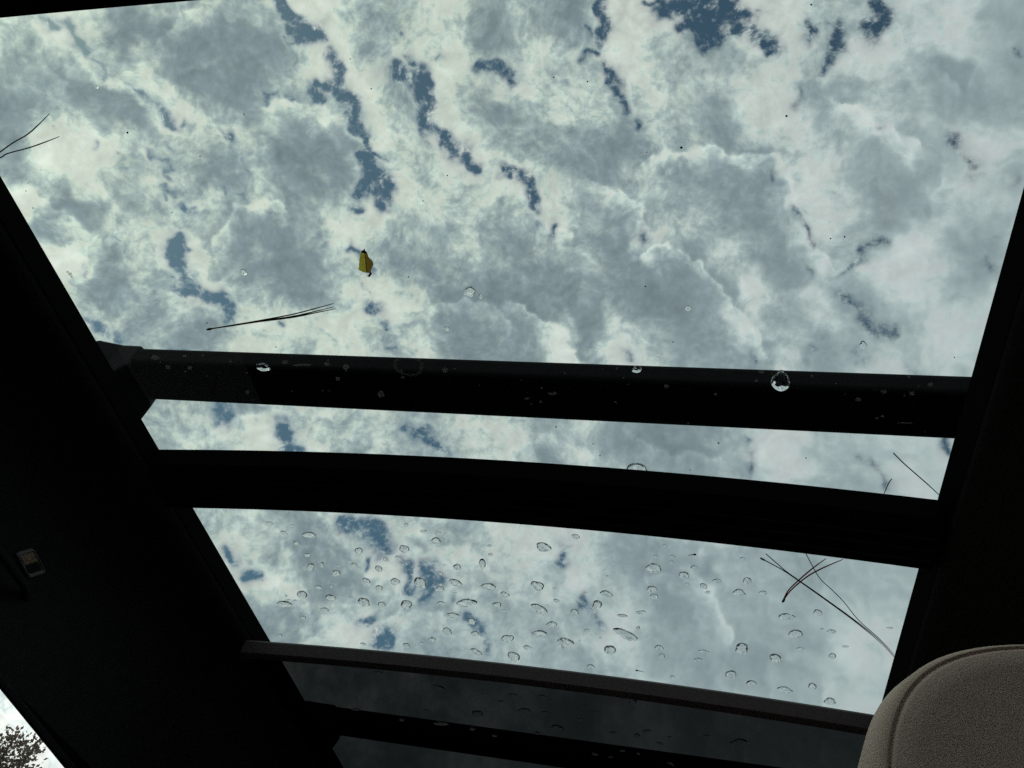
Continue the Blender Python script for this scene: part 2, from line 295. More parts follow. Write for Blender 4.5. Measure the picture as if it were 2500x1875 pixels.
LUMPS = [(-6539, 2373, 7184, 7),(-6337, 2445, 7340, 6),(-6125, 2517, 7494, 7),(-5902, 2589, 7646, 3),(-5670, 2660, 7796, 6),(-5428, 2731, 7942, 6),(-5177, 2801, 8084, 6),(-4915, 2869, 8222, 4),(-6591, 2613, 7052, 5),(-6388, 2690, 7208, 5),(-6175, 2766, 7363, 7),(-5952, 2842, 7517, 4),(-5719, 2917, 7667, 5),(-5475, 2992, 7815, 2),(-5222, 3066, 7958, 3),(-4958, 3138, 8097, 4),(-6638, 2857, 6912, 5),(-6435, 2937, 7069, 4),(-6221, 3018, 7224, 4),(-5997, 3098, 7378, 6),(-5763, 3178, 7530, 7),(-5518, 3256, 7678, 4),(-5263, 3334, 7822, 2),(-4998, 3409, 7962, 3),(-6680, 3102, 6764, 3),(-6477, 3187, 6921, 4),(-6263, 3271, 7077, 5),(-6038, 3356, 7231, 3),(-5803, 3440, 7382, 5),(-5557, 3522, 7531, 7),(-5300, 3604, 7676, 6),(-5033, 3683, 7817, 4),(-6717, 3348, 6608, 4),(-6514, 3437, 6764, 8),(-6299, 3526, 6920, 8),(-6074, 3615, 7074, 7),(-5838, 3703, 7226, 6),(-5590, 3790, 7375, 6),(-5333, 3875, 7520, 4),(-5064, 3958, 7661, 5),(-6749, 3594, 6444, 3),(-6545, 3688, 6600, 8),(-6330, 3782, 6755, 8),(-6104, 3875, 6908, 5),(-5867, 3967, 7059, 4),(-5619, 4058, 7208, 6),(-5360, 4147, 7353, 3),(-5090, 4233, 7494, 4),(-4645, 2937, 8355, 6),(-4366, 3002, 8481, 7),(-4078, 3065, 8601, 8),(-3784, 3126, 8713, 5),(-3482, 3184, 8817, 5),(-3174, 3239, 8912, 6),(-2862, 3291, 8999, 6),(-2545, 3340, 9076, 4),(-4686, 3208, 8231, 2),(-4404, 3277, 8359, 6),(-4114, 3343, 8480, 8),(-3816, 3406, 8593, 4),(-3511, 3466, 8698, 6),(-3200, 3523, 8795, 6),(-2884, 3576, 8882, 7),(-2563, 3626, 8960, 4),(-4723, 3483, 8097, 5),(-4439, 3555, 8226, 7),(-4146, 3623, 8348, 7),(-3845, 3689, 8462, 7),(-3537, 3751, 8568, 5),(-3223, 3810, 8666, 7),(-2903, 3865, 8754, 7),(-2579, 3915, 8833, 6),(-4756, 3760, 7952, 6),(-4470, 3835, 8082, 4),(-4175, 3906, 8204, 5),(-3871, 3975, 8320, 8),(-3560, 4039, 8427, 5),(-3243, 4099, 8525, 6),(-2920, 4155, 8614, 7),(-2592, 4207, 8694, 3),(-4786, 4039, 7797, 4),(-4497, 4116, 7927, 2),(-4200, 4191, 8050, 2),(-3894, 4261, 8166, 7),(-3580, 4328, 8273, 6),(-3260, 4390, 8373, 5),(-2934, 4447, 8462, 7),(-2604, 4500, 8543, 5),(-4810, 4317, 7630, 6),(-4520, 4398, 7760, 3),(-4221, 4475, 7884, 2),(-3913, 4549, 8000, 6),(-3597, 4617, 8108, 7),(-3274, 4681, 8208, 5),(-2945, 4740, 8298, 6),(-2612, 4793, 8379, 6),(-2225, 3385, 9143, 5),(-1903, 3426, 9200, 4),(-1580, 3464, 9247, 4),(-1257, 3497, 9284, 8),(-935, 3527, 9311, 7),(-615, 3552, 9328, 6),(-298, 3574, 9335, 6),(14, 3592, 9333, 7),(-2239, 3671, 9028, 6),(-1913, 3713, 9086, 6),(-1586, 3750, 9134, 5),(-1259, 3783, 9171, 8),(-933, 3811, 9198, 6),(-610, 3836, 9215, 5),(-289, 3855, 9222, 5),(27, 3871, 9220, 6),(-2251, 3961, 8902, 8),(-1922, 4003, 8960, 5),(-1591, 4040, 9008, 6),(-1260, 4072, 9046, 7),(-931, 4099, 9074, 6),(-603, 4122, 9091, 5),(-280, 4140, 9099, 6),(40, 4153, 9097, 6),(-2262, 4253, 8763, 3),(-1928, 4295, 8822, 6),(-1594, 4331, 8871, 6),(-1260, 4363, 8910, 5),(-927, 4389, 8938, 7),(-596, 4410, 8955, 5),(-269, 4426, 8963, 3),(53, 4437, 8962, 7),(-2269, 4547, 8613, 5),(-1933, 4588, 8672, 3),(-1596, 4624, 8722, 5),(-1258, 4655, 8761, 3),(-922, 4679, 8789, 7),(-589, 4699, 8808, 6),(-259, 4712, 8816, 5),(67, 4721, 8815, 6),(-2275, 4840, 8450, 7),(-1936, 4882, 8510, 4),(-1596, 4917, 8560, 4),(-1255, 4946, 8600, 6),(-917, 4970, 8629, 4),(-580, 4987, 8648, 3),(-248, 4999, 8657, 3),(80, 5005, 8657, 3),(322, 3606, 9322, 8),(625, 3617, 9302, 5),(921, 3624, 9275, 5),(1210, 3628, 9240, 6),(1493, 3629, 9198, 7),(1767, 3627, 9150, 6),(2034, 3622, 9096, 6),(2292, 3615, 9038, 4),(338, 3883, 9209, 6),(644, 3891, 9190, 5),(943, 3895, 9162, 6),(1236, 3896, 9127, 7),(1520, 3893, 9085, 5),(1797, 3887, 9037, 7),(2066, 3879, 8983, 6),(2326, 3868, 8924, 5),(355, 4162, 9086, 7),(663, 4167, 9066, 4),(965, 4168, 9039, 5),(1260, 4165, 9003, 7),(1547, 4159, 8962, 4),(1826, 4150, 8913, 3),(2096, 4137, 8859, 4),(2358, 4122, 8800, 4),(371, 4443, 8951, 7),(682, 4445, 8932, 6),(987, 4443, 8904, 4),(1284, 4436, 8870, 8),(1573, 4426, 8828, 6),(1854, 4413, 8780, 4),(2126, 4397, 8726, 5),(2389, 4377, 8668, 5),(387, 4725, 8805, 7),(701, 4724, 8786, 6),(1007, 4718, 8759, 4),(1307, 4708, 8725, 3),(1598, 4694, 8684, 6),(1880, 4677, 8637, 5),(2154, 4656, 8584, 7),(2419, 4633, 8526, 6),(403, 5006, 8647, 5),(719, 5002, 8629, 8),(1028, 4993, 8603, 4),(1329, 4979, 8570, 3),(1621, 4962, 8530, 4),(1905, 4940, 8483, 6),(2181, 4915, 8431, 6),(2446, 4888, 8374, 5),(-6767, 3750, 6336, 9),(-6562, 3846, 6491, 4),(-6347, 3943, 6646, 3),(-6121, 4039, 6799, 5),(-5883, 4133, 6950, 6),(-5635, 4227, 7098, 6),(-5375, 4318, 7243, 7),(-5104, 4407, 7384, 6),(-6789, 3996, 6160, 8),(-6585, 4097, 6313, 1),(-6369, 4197, 6466, 2),(-6142, 4297, 6618, 7),(-5904, 4396, 6769, 6),(-5655, 4494, 6916, 6),(-5394, 4589, 7060, 6),(-5122, 4681, 7201, 2),(-6806, 4240, 5975, 8),(-6601, 4345, 6127, 8),(-6385, 4450, 6279, 9),(-6158, 4554, 6430, 3),(-5919, 4657, 6578, 6),(-5669, 4758, 6725, 7),(-5407, 4857, 6868, 6),(-5135, 4953, 7007, 4),(-6816, 4482, 5784, 8),(-6611, 4592, 5934, 8),(-6395, 4701, 6084, 4),(-6167, 4809, 6232, 2),(-5928, 4916, 6380, 6),(-5677, 5020, 6524, 5),(-5415, 5123, 6666, 7),(-5141, 5222, 6804, 6),(-6819, 4721, 5586, 8),(-6614, 4835, 5734, 8),(-6398, 4948, 5881, 7),(-6170, 5060, 6028, 6),(-5930, 5170, 6173, 5),(-5679, 5278, 6316, 4),(-5416, 5384, 6456, 2),(-5142, 5486, 6592, 7),(-6816, 4957, 5382, 8),(-6611, 5074, 5527, 8),(-6394, 5191, 5672, 8),(-6166, 5306, 5816, 7),(-5926, 5420, 5958, 5),(-5675, 5532, 6099, 6),(-5412, 5641, 6237, 4),(-5137, 5746, 6371, 7),(-4823, 4493, 7520, 6),(-4532, 4576, 7650, 4),(-4232, 4655, 7773, 4),(-3922, 4730, 7890, 6),(-3605, 4799, 7998, 8),(-3281, 4864, 8098, 6),(-2951, 4924, 8188, 5),(-2616, 4977, 8269, 6),(-4840, 4771, 7336, 3),(-4547, 4856, 7466, 5),(-4245, 4938, 7589, 6),(-3934, 5015, 7705, 7),(-3615, 5087, 7814, 5),(-3289, 5153, 7914, 4),(-2956, 5214, 8005, 6),(-2619, 5268, 8086, 4),(-4851, 5046, 7142, 4),(-4557, 5134, 7271, 3),(-4254, 5219, 7394, 5),(-3941, 5298, 7510, 6),(-3621, 5372, 7618, 5),(-3293, 5440, 7718, 5),(-2959, 5501, 7809, 5),(-2620, 5556, 7891, 6),(-4857, 5318, 6938, 5),(-4562, 5409, 7066, 4),(-4258, 5496, 7188, 4),(-3944, 5577, 7303, 7),(-3622, 5653, 7411, 6),(-3293, 5722, 7511, 6),(-2957, 5785, 7602, 3),(-2617, 5841, 7684, 3),(-4857, 5585, 6724, 7),(-4562, 5679, 6851, 7),(-4256, 5768, 6972, 7),(-3942, 5852, 7087, 7),(-3619, 5929, 7194, 6),(-3289, 6000, 7293, 5),(-2952, 6063, 7384, 3),(-2611, 6119, 7465, 2),(-4852, 5847, 6502, 6),(-4556, 5944, 6627, 4),(-4250, 6035, 6747, 7),(-3935, 6120, 6860, 6),(-3611, 6199, 6966, 6),(-3281, 6271, 7065, 7),(-2944, 6335, 7155, 4),(-2602, 6392, 7237, 4),(-2277, 5025, 8341, 6),(-1936, 5066, 8401, 7),(-1595, 5101, 8452, 5),(-1253, 5130, 8492, 6),(-912, 5153, 8521, 6),(-574, 5169, 8541, 4),(-240, 5180, 8551, 4),(89, 5184, 8551, 3),(-2279, 5316, 8158, 4),(-1936, 5358, 8219, 7),(-1591, 5392, 8270, 4),(-1247, 5420, 8311, 3),(-905, 5441, 8341, 7),(-565, 5456, 8362, 7),(-228, 5464, 8372, 5),(103, 5466, 8373, 4),(-2277, 5605, 7963, 4),(-1932, 5646, 8024, 3),(-1586, 5680, 8076, 6),(-1240, 5707, 8118, 3),(-896, 5726, 8149, 5),(-554, 5739, 8170, 2),(-216, 5745, 8182, 7),(117, 5745, 8185, 5),(-2273, 5889, 7756, 5),(-1927, 5930, 7818, 3),(-1579, 5963, 7871, 4),(-1232, 5989, 7913, 4),(-886, 6007, 7945, 2),(-543, 6018, 7968, 1),(-204, 6022, 7981, 3),(130, 6019, 7985, 8),(-2266, 6168, 7538, 2),(-1919, 6209, 7601, 7),(-1570, 6241, 7654, 4),(-1222, 6266, 7697, 6),(-875, 6283, 7730, 4),(-531, 6292, 7754, 2),(-191, 6294, 7768, 4),(144, 6289, 7774, 6),(-2256, 6441, 7309, 3),(-1908, 6481, 7373, 7),(-1559, 6513, 7426, 4),(-1210, 6537, 7470, 8),(-863, 6552, 7505, 6),(-518, 6560, 7530, 4),(-178, 6559, 7546, 4),(158, 6552, 7553, 4),(413, 5183, 8542, 5),(730, 5177, 8525, 8),(1040, 5166, 8499, 6),(1342, 5150, 8466, 5),(1636, 5130, 8427, 3),(1921, 5106, 8381, 6),(2196, 5078, 8330, 6),(2463, 5048, 8274, 6),(428, 5462, 8366, 3),(747, 5452, 8349, 8),(1059, 5438, 8325, 6),(1362, 5418, 8294, 4),(1657, 5395, 8255, 7),(1943, 5367, 8211, 6),(2220, 5335, 8161, 4),(2487, 5300, 8107, 6),(444, 5738, 8178, 3),(764, 5725, 8163, 4),(1077, 5707, 8141, 6),(1382, 5684, 8111, 7),(1677, 5657, 8074, 7),(1964, 5625, 8031, 5),(2242, 5589, 7983, 3),(2510, 5550, 7931, 6),(459, 6010, 7980, 4),(780, 5994, 7966, 7),(1094, 5973, 7945, 3),(1399, 5946, 7917, 6),(1696, 5915, 7883, 7),(1984, 5879, 7842, 5),(2262, 5840, 7796, 6),(2530, 5797, 7746, 6),(473, 6276, 7771, 5),(795, 6258, 7759, 6),(1110, 6233, 7740, 6),(1416, 6203, 7715, 4),(1713, 6168, 7682, 5),(2001, 6129, 7644, 7),(2279, 6086, 7601, 6),(2548, 6039, 7552, 6),(487, 6537, 7552, 7),(810, 6516, 7543, 4),(1124, 6488, 7526, 5),(1431, 6455, 7503, 7),(1728, 6417, 7473, 5),(2016, 6374, 7437, 6),(2295, 6327, 7396, 6),(2564, 6276, 7351, 6),(-5746, 5830, 5744, 5.5),(-5730, 6031, 5549, 5),(-5713, 6198, 5380, 5),(-5487, 5943, 5880, 6.0),(-5471, 6147, 5682, 6),(-5454, 6315, 5511, 6),(-5216, 6054, 6012, 5.0),(-5200, 6259, 5812, 4),(-5184, 6429, 5639, 4),(-4934, 6160, 6141, 6.5),(-4918, 6367, 5939, 7),(-4902, 6539, 5764, 7),(-4642, 6261, 6265, 6.0),(-4626, 6470, 6061, 6),(-4609, 6643, 5884, 6),(-4339, 6357, 6385, 6.0),(-4323, 6567, 6179, 6),(-4307, 6741, 6000, 6),(-4027, 6447, 6498, 5.5),(-4011, 6658, 6291, 5),(-3995, 6833, 6111, 5),(-3706, 6530, 6605, 6.0),(-3691, 6742, 6397, 6),(-3675, 6918, 6216, 6),(-3377, 6606, 6705, 5.0),(-3362, 6819, 6496, 4),(-3347, 6995, 6314, 4),(-3042, 6674, 6797, 6.0),(-3028, 6888, 6587, 6),(-3013, 7064, 6404, 6),(-2702, 6734, 6882, 6.0),(-2687, 6948, 6671, 6),(-2673, 7125, 6488, 6),(-2350, 6905, 6841, 6),(-2333, 7138, 6603, 6),(-2313, 7363, 6359, 6),(-2002, 6948, 6908, 4),(-1986, 7181, 6670, 4),(-1967, 7405, 6426, 4),(-1653, 6982, 6966, 6),(-1638, 7214, 6728, 6),(-1620, 7438, 6485, 6),(-1304, 7007, 7014, 5),(-1289, 7239, 6778, 5),(-1273, 7461, 6535, 5),(-957, 7023, 7054, 4),(-942, 7254, 6819, 4),(-927, 7476, 6577, 4),(-611, 7031, 7085, 3),(-597, 7260, 6851, 3),(-583, 7481, 6611, 3),(-269, 7030, 7107, 4),(-256, 7258, 6875, 4),(-243, 7477, 6636, 4),(68, 7021, 7121, 5),(80, 7247, 6890, 5),(93, 7465, 6654, 5),(399, 7004, 7126, 7),(411, 7228, 6898, 7),(422, 7444, 6663, 7),(724, 6980, 7124, 6),(735, 7203, 6898, 6),(745, 7417, 6666, 6),(1041, 6950, 7114, 5),(1052, 7170, 6891, 5),(1061, 7382, 6662, 5),(1350, 6913, 7098, 5),(1360, 7131, 6878, 5),(1369, 7341, 6651, 5),(1650, 6871, 7076, 6),(1660, 7086, 6858, 6),(1668, 7294, 6635, 6),(1941, 6824, 7047, 6),(1950, 7036, 6833, 6),(1957, 7242, 6613, 6),(-4963, 7043, 5075, 6),(-4678, 7154, 5191, 5),(-4382, 7258, 5302, 4),(-4077, 7356, 5410, 7),(-3764, 7446, 5512, 6),(-3442, 7529, 5609, 5),(-3114, 7603, 5700, 6),(-2780, 7668, 5785, 5),(-2442, 7725, 5863, 7),(-4925, 7237, 4835, 6),(-4640, 7348, 4947, 6),(-4346, 7453, 5056, 3),(-4042, 7552, 5161, 3),(-3730, 7643, 5261, 7),(-3410, 7725, 5356, 7),(-3083, 7800, 5446, 6),(-2751, 7865, 5529, 6),(-2415, 7921, 5606, 6),(-4598, 7533, 4702, 7),(-4305, 7639, 4808, 5),(-4003, 7737, 4910, 4),(-3693, 7829, 5008, 5),(-3375, 7911, 5101, 6),(-3050, 7986, 5189, 6),(-2720, 8051, 5271, 5),(-2386, 8106, 5347, 5),(-4560, 7680, 4496, 3),(-4269, 7786, 4600, 4),(-3968, 7885, 4700, 7),(-3659, 7976, 4796, 6),(-3343, 8059, 4887, 4),(-3020, 8133, 4974, 5),(-2692, 8197, 5055, 6),(-2360, 8253, 5130, 5),(-4233, 7915, 4408, 6),(-3934, 8014, 4506, 7),(-3627, 8105, 4600, 8),(-3312, 8187, 4690, 4),(-2991, 8261, 4775, 5),(-2665, 8326, 4856, 7),(-2335, 8381, 4930, 6),(-2009, 7912, 5777, 7),(-1741, 7939, 5825, 7),(-1398, 7966, 5881, 6),(-1055, 7983, 5929, 4),(-714, 7990, 5970, 5),(-376, 7988, 6004, 6),(-1983, 8100, 5518, 6),(-1717, 8128, 5567, 7),(-1376, 8154, 5623, 6),(-1036, 8170, 5672, 5),(-697, 8177, 5714, 4),(-362, 8174, 5749, 4),(-30, 8162, 5777, 5),(297, 8142, 5799, 5),(618, 8113, 5814, 5),(932, 8076, 5823, 4),(1238, 8033, 5826, 5),(1537, 7983, 5823, 5),(-1956, 8278, 5258, 5),(-1692, 8305, 5306, 6),(-1354, 8331, 5363, 5),(-1016, 8347, 5413, 6),(-680, 8353, 5456, 4),(-347, 8349, 5492, 4),(-17, 8337, 5522, 6),(307, 8315, 5546, 5),(626, 8286, 5564, 5),(938, 8248, 5575, 5),(1242, 8204, 5581, 6),(1539, 8153, 5582, 6),(-1927, 8446, 4996, 5),(-1665, 8472, 5045, 5),(-1330, 8497, 5101, 7),(-995, 8513, 5152, 6),(-662, 8518, 5196, 4),(-331, 8514, 5234, 4),(-5, 8501, 5266, 5),(317, 8479, 5292, 4),(633, 8449, 5312, 5),(942, 8411, 5327, 4),(1245, 8365, 5336, 7),(1539, 8314, 5340, 6),(-1310, 8628, 4883, 6),(-977, 8643, 4934, 6),(-647, 8648, 4980, 5),(-319, 8643, 5019, 5),(5, 8630, 5052, 4),(325, 8608, 5080, 5),(638, 8577, 5102, 5),(946, 8538, 5119, 5),(1246, 8493, 5130, 7),(1539, 8441, 5137, 6),(643, 8698, 4892, 5),(948, 8659, 4911, 6),(1247, 8613, 4925, 6),(1538, 8561, 4934, 6),(-3986, 8150, 4205, 5),(-3608, 8266, 4320, 4),(-3218, 8368, 4429, 6),(-2818, 8457, 4532, 5),(-2412, 8531, 4627, 5),(-2000, 8589, 4714, 6),(-1586, 8633, 4792, 5),(-1171, 8660, 4861, 4),(-3910, 8370, 3829, 5),(-3535, 8484, 3940, 6),(-3151, 8585, 4045, 4),(-2757, 8673, 4145, 5),(-2357, 8746, 4237, 6),(-1951, 8804, 4323, 5),(-1543, 8846, 4401, 4),(-1135, 8873, 4470, 5),(-727, 8884, 4532, 6),(-324, 8881, 4585, 5),(74, 8863, 4630, 5),(465, 8832, 4667, 5),(847, 8788, 4697, 5),(-3700, 8590, 3540, 5),(-3326, 8698, 3644, 4),(-2943, 8793, 3744, 5),(-2553, 8874, 3839, 6),(-2156, 8940, 3927, 5),(-6460, 7045, 2939, 6.8),(-6372, 7147, 2885, 5),(-6248, 7273, 2839, 7),(-6375, 7187, 2777, 6.5),(-6139, 7408, 2726, 7),(-6006, 7539, 2664, 5.5),(-6267, 7322, 2666, 5.5),(-6372, 7234, 2657, 7)]       # direction, 0..9: deep grey belly .. thin bright cloud
GLOWS = [((-6563, 3548, 6659), 112, 1),((-6579, 2938, 6935), 76, 0.6),((-6558, 3674, 6595), 87, 0.9),((-6160, 3472, 7071), 108, 0.6),((-6419, 4417, 6269), 126, 1),((-6800, 3699, 6330), 84, 1),((-6450, 4052, 6479), 62, 0.7),((-6114, 4324, 6627), 83, 0.6),((-6647, 4217, 6167), 96, 0.8),((-6050, 4916, 6263), 85, 0.6),((-6549, 4386, 6155), 88, 0.8),((-6604, 3447, 6671), 120, 0.5),((-6321, 3702, 6807), 107, 0.5),((-5742, 3098, 7578), 73, 0.5),((-6560, 2438, 7143), 82, 0.4),((1166, 4354, 8927), 83, 0.7),((1255, 4420, 8882), 83, 0.7),((1400, 4509, 8815), 73, 0.6),((528, 4935, 8681), 99, 0.8),((624, 5056, 8605), 89, 0.7),((1806, 3895, 9031), 69, 0.6),((1596, 4770, 8643), 73, 0.7),((1494, 5557, 8179), 112, 0.5),((651, 5177, 8531), 89, 0.6),((1640, 6048, 7793), 84, 0.5),((7, 6045, 7966), 94, 0.9),((-143, 5969, 8022), 73, 0.7),((139, 6187, 7855), 83, 0.7),((-902, 5529, 8284), 86, 0.9),((-963, 5633, 8206), 75, 0.8),((-1208, 5222, 8442), 86, 0.5),((-4668, 7479, 4719), 122, 0.8),((-5007, 7026, 5057), 101, 0.5),((-159, 8228, 5682), 104, 0.5),((-71, 8311, 5561), 103, 0.5),((-1911, 8017, 5664), 109, 0.5),((-3406, 7988, 4959), 107, 0.6),((-3848, 7867, 4827), 105, 0.5),((-3359, 8186, 4659), 106, 0.6),((-3948, 7994, 4528), 94, 0.6),((1162, 8456, 5210), 113, 0.5),((-2971, 8224, 4852), 107, 0.3),((-1580, 7257, 6696), 99, 0.6),((302, 7309, 6818), 82, 0.5),((-5016, 6338, 5888), 103, 0.7),((-4757, 6505, 5921), 63, 0.6),((-4359, 6689, 6022), 85, 0.5),((-1004, 4819, 8704), 85, 0.6),((-1096, 3637, 9251), 102, 0.4),((-4058, 3194, 8563), 101, 0.5),((-2331, 3905, 8906), 95, 0.6),((-3140, 3779, 8710), 94, 0.5),((-6391, 7134, 2876), 66, 0.2),((-6771, 4099, 6112), 120, 0.6),((-6620, 3317, 6721), 119, 0.7),((-6512, 4227, 6303), 106, 0.8),((-6246, 4554, 6344), 92, 0.7)]
RIDGES = [([(-1308, 3554, 9255),(-1167, 3989, 9095),(-1071, 4542, 8845),(-879, 4746, 8758)], 122, 0.8),([(-1067, 4815, 8699),(-608, 4743, 8783),(-8, 4844, 8748),(364, 4848, 8739)], 113, 0.8),([(416, 4883, 8717),(615, 5230, 8501),(825, 5584, 8254),(965, 5637, 8204)], 111, 0.8),([(979, 4340, 8956),(1235, 4514, 8837),(1549, 4655, 8714),(1664, 4632, 8705)], 94, 0.9),([(1673, 4732, 8649),(1539, 4849, 8609)], 84, 0.7),([(2016, 5292, 8242),(1722, 5519, 8159),(1410, 5680, 8109),(1202, 5847, 8023)], 125, 0.7),([(-954, 5580, 8244),(-709, 5564, 8279),(-451, 5661, 8231),(-254, 5847, 8108),(-77, 6046, 7965)], 107, 0.9),([(-76, 6063, 7952),(186, 6294, 7769),(310, 6479, 7611)], 127, 0.85),([(-2194, 6046, 7657),(-1882, 6322, 7516),(-1669, 6494, 7419)], 111, 0.8),([(-1300, 6463, 7519),(-1026, 6283, 7711),(-924, 6390, 7637)], 110, 0.8),([(-2444, 4799, 8426),(-2203, 5042, 8350),(-1828, 5322, 8266),(-1697, 5525, 8161)], 119, 0.8),([(-1702, 5035, 8471),(-1213, 4932, 8614)], 107, 0.5),([(1878, 3926, 9003),(2295, 4134, 8812)], 122, 0.6),([(856, 4082, 9089),(1061, 3980, 9112),(1258, 3845, 9145)], 102, 0.6),([(-31, 4345, 9006),(121, 4598, 8879),(178, 4723, 8813)], 130, 0.6),([(-413, 4044, 9137),(-131, 4111, 9115)], 109, 0.5),([(-5283, 3538, 7718),(-5051, 3838, 7730),(-4952, 4178, 7617),(-4910, 4439, 7496)], 120, 0.8),([(-5761, 4383, 6899),(-5369, 4353, 7226),(-5096, 4417, 7384)], 100, 0.7),([(-4607, 3728, 8055),(-4277, 3882, 8163),(-4108, 4131, 8128)], 71, 0.7),([(-4103, 3184, 8545),(-4001, 3701, 8384),(-3726, 4261, 8244),(-3589, 4473, 8192)], 123, 0.8),([(-3067, 3883, 8690),(-2865, 4284, 8570),(-2669, 4591, 8473)], 105, 0.8),([(-5819, 2784, 7642),(-5718, 3192, 7558),(-5477, 3487, 7605)], 83, 0.7),([(-6513, 3072, 6938),(-6338, 3292, 6999),(-6073, 3496, 7134),(-5798, 3769, 7223)], 91, 0.7),([(-6461, 3676, 6689),(-6187, 3808, 6872),(-5897, 3947, 7046),(-5763, 4212, 7003)], 104, 0.5),([(-6433, 4101, 6465),(-6155, 4265, 6627),(-5936, 4399, 6739),(-5748, 4558, 6796)], 86, 0.7),([(-6517, 4305, 6245),(-6248, 4593, 6314),(-5953, 4724, 6500),(-5797, 4747, 6622)], 87, 0.7),([(-6184, 4942, 6110),(-5883, 4998, 6357),(-5766, 5288, 6228)], 89, 0.5),([(-3598, 4653, 8087),(-3302, 4895, 8071),(-3051, 5259, 7939),(-2895, 5600, 7763)], 108, 0.5),([(-3774, 5512, 7442),(-3621, 5807, 7292),(-3410, 6109, 7145)], 110, 0.6),([(-5097, 5177, 6872),(-4600, 5549, 6932),(-4120, 5770, 7052)], 128, 0.6),([(-4297, 4807, 7644),(-4112, 5032, 7600),(-4216, 5245, 7398)], 85, 0.6),([(-6435, 2648, 7182),(-6282, 2953, 7198),(-6089, 3108, 7298)], 71, 0.4),([(-1925, 4139, 8897),(-1615, 4311, 8877),(-1511, 4596, 8752)], 104, 0.5),([(-2116, 3660, 9062),(-1760, 3749, 9102)], 101, 0.5),([(1529, 5169, 8422),(1881, 5058, 8419),(2233, 5105, 8304)], 112, 0.5),([(1492, 5919, 7921),(1874, 6114, 7688),(2154, 6304, 7458)], 135, 0.5),([(190, 3635, 9314),(403, 3989, 9161),(418, 4251, 9042)], 115, 0.6),([(1432, 4078, 9018),(1661, 3742, 9123),(1905, 3657, 9110)], 124, 0.5),([(824, 6056, 7915),(986, 6291, 7711)], 102, 0.4),([(-5192, 6262, 5816),(-5020, 6292, 5933),(-4791, 6420, 5986),(-4625, 6580, 5943)], 53, 0.9),([(-5601, 6181, 5516),(-5406, 6160, 5730)], 71, 0.6),([(-4320, 6605, 6140),(-4072, 6738, 6166),(-3770, 6857, 6226)], 98, 0.5),([(-1875, 7078, 6811),(-1536, 7275, 6687),(-1419, 7387, 6589)], 99, 0.6),([(195, 7241, 6894),(593, 7395, 6705)], 104, 0.6),([(1274, 7142, 6882),(1565, 7276, 6679)], 89, 0.5),([(-5221, 6935, 4964),(-4917, 7074, 5078),(-4605, 7180, 5219)], 82, 0.6),([(-4762, 7426, 4709),(-4529, 7548, 4745),(-4374, 7670, 4695)], 82, 0.7),([(-4183, 7323, 5373),(-3973, 7481, 5315),(-3543, 7782, 5185)], 74, 0.6),([(-4094, 7932, 4508),(-3853, 8024, 4558),(-3613, 8088, 4640)], 82, 0.6),([(-3462, 7946, 4987),(-3205, 8036, 5014),(-2957, 8062, 5124)], 85, 0.7),([(-3053, 7806, 5454),(-2865, 8023, 5236),(-2636, 8180, 5113)], 107, 0.6),([(-1959, 7885, 5830),(-1651, 8073, 5666),(-1488, 8265, 5429)], 97, 0.7),([(-1322, 8333, 5368),(-1141, 8507, 5131),(-971, 8618, 4979)], 104, 0.6),([(-293, 8112, 5841),(-118, 8226, 5685),(-3, 8392, 5438),(150, 8544, 5194)], 113, 0.7),([(-2343, 8390, 4911),(-2021, 8486, 4888)], 94, 0.4),([(1076, 8392, 5331),(1218, 8497, 5129)], 105, 0.5)]
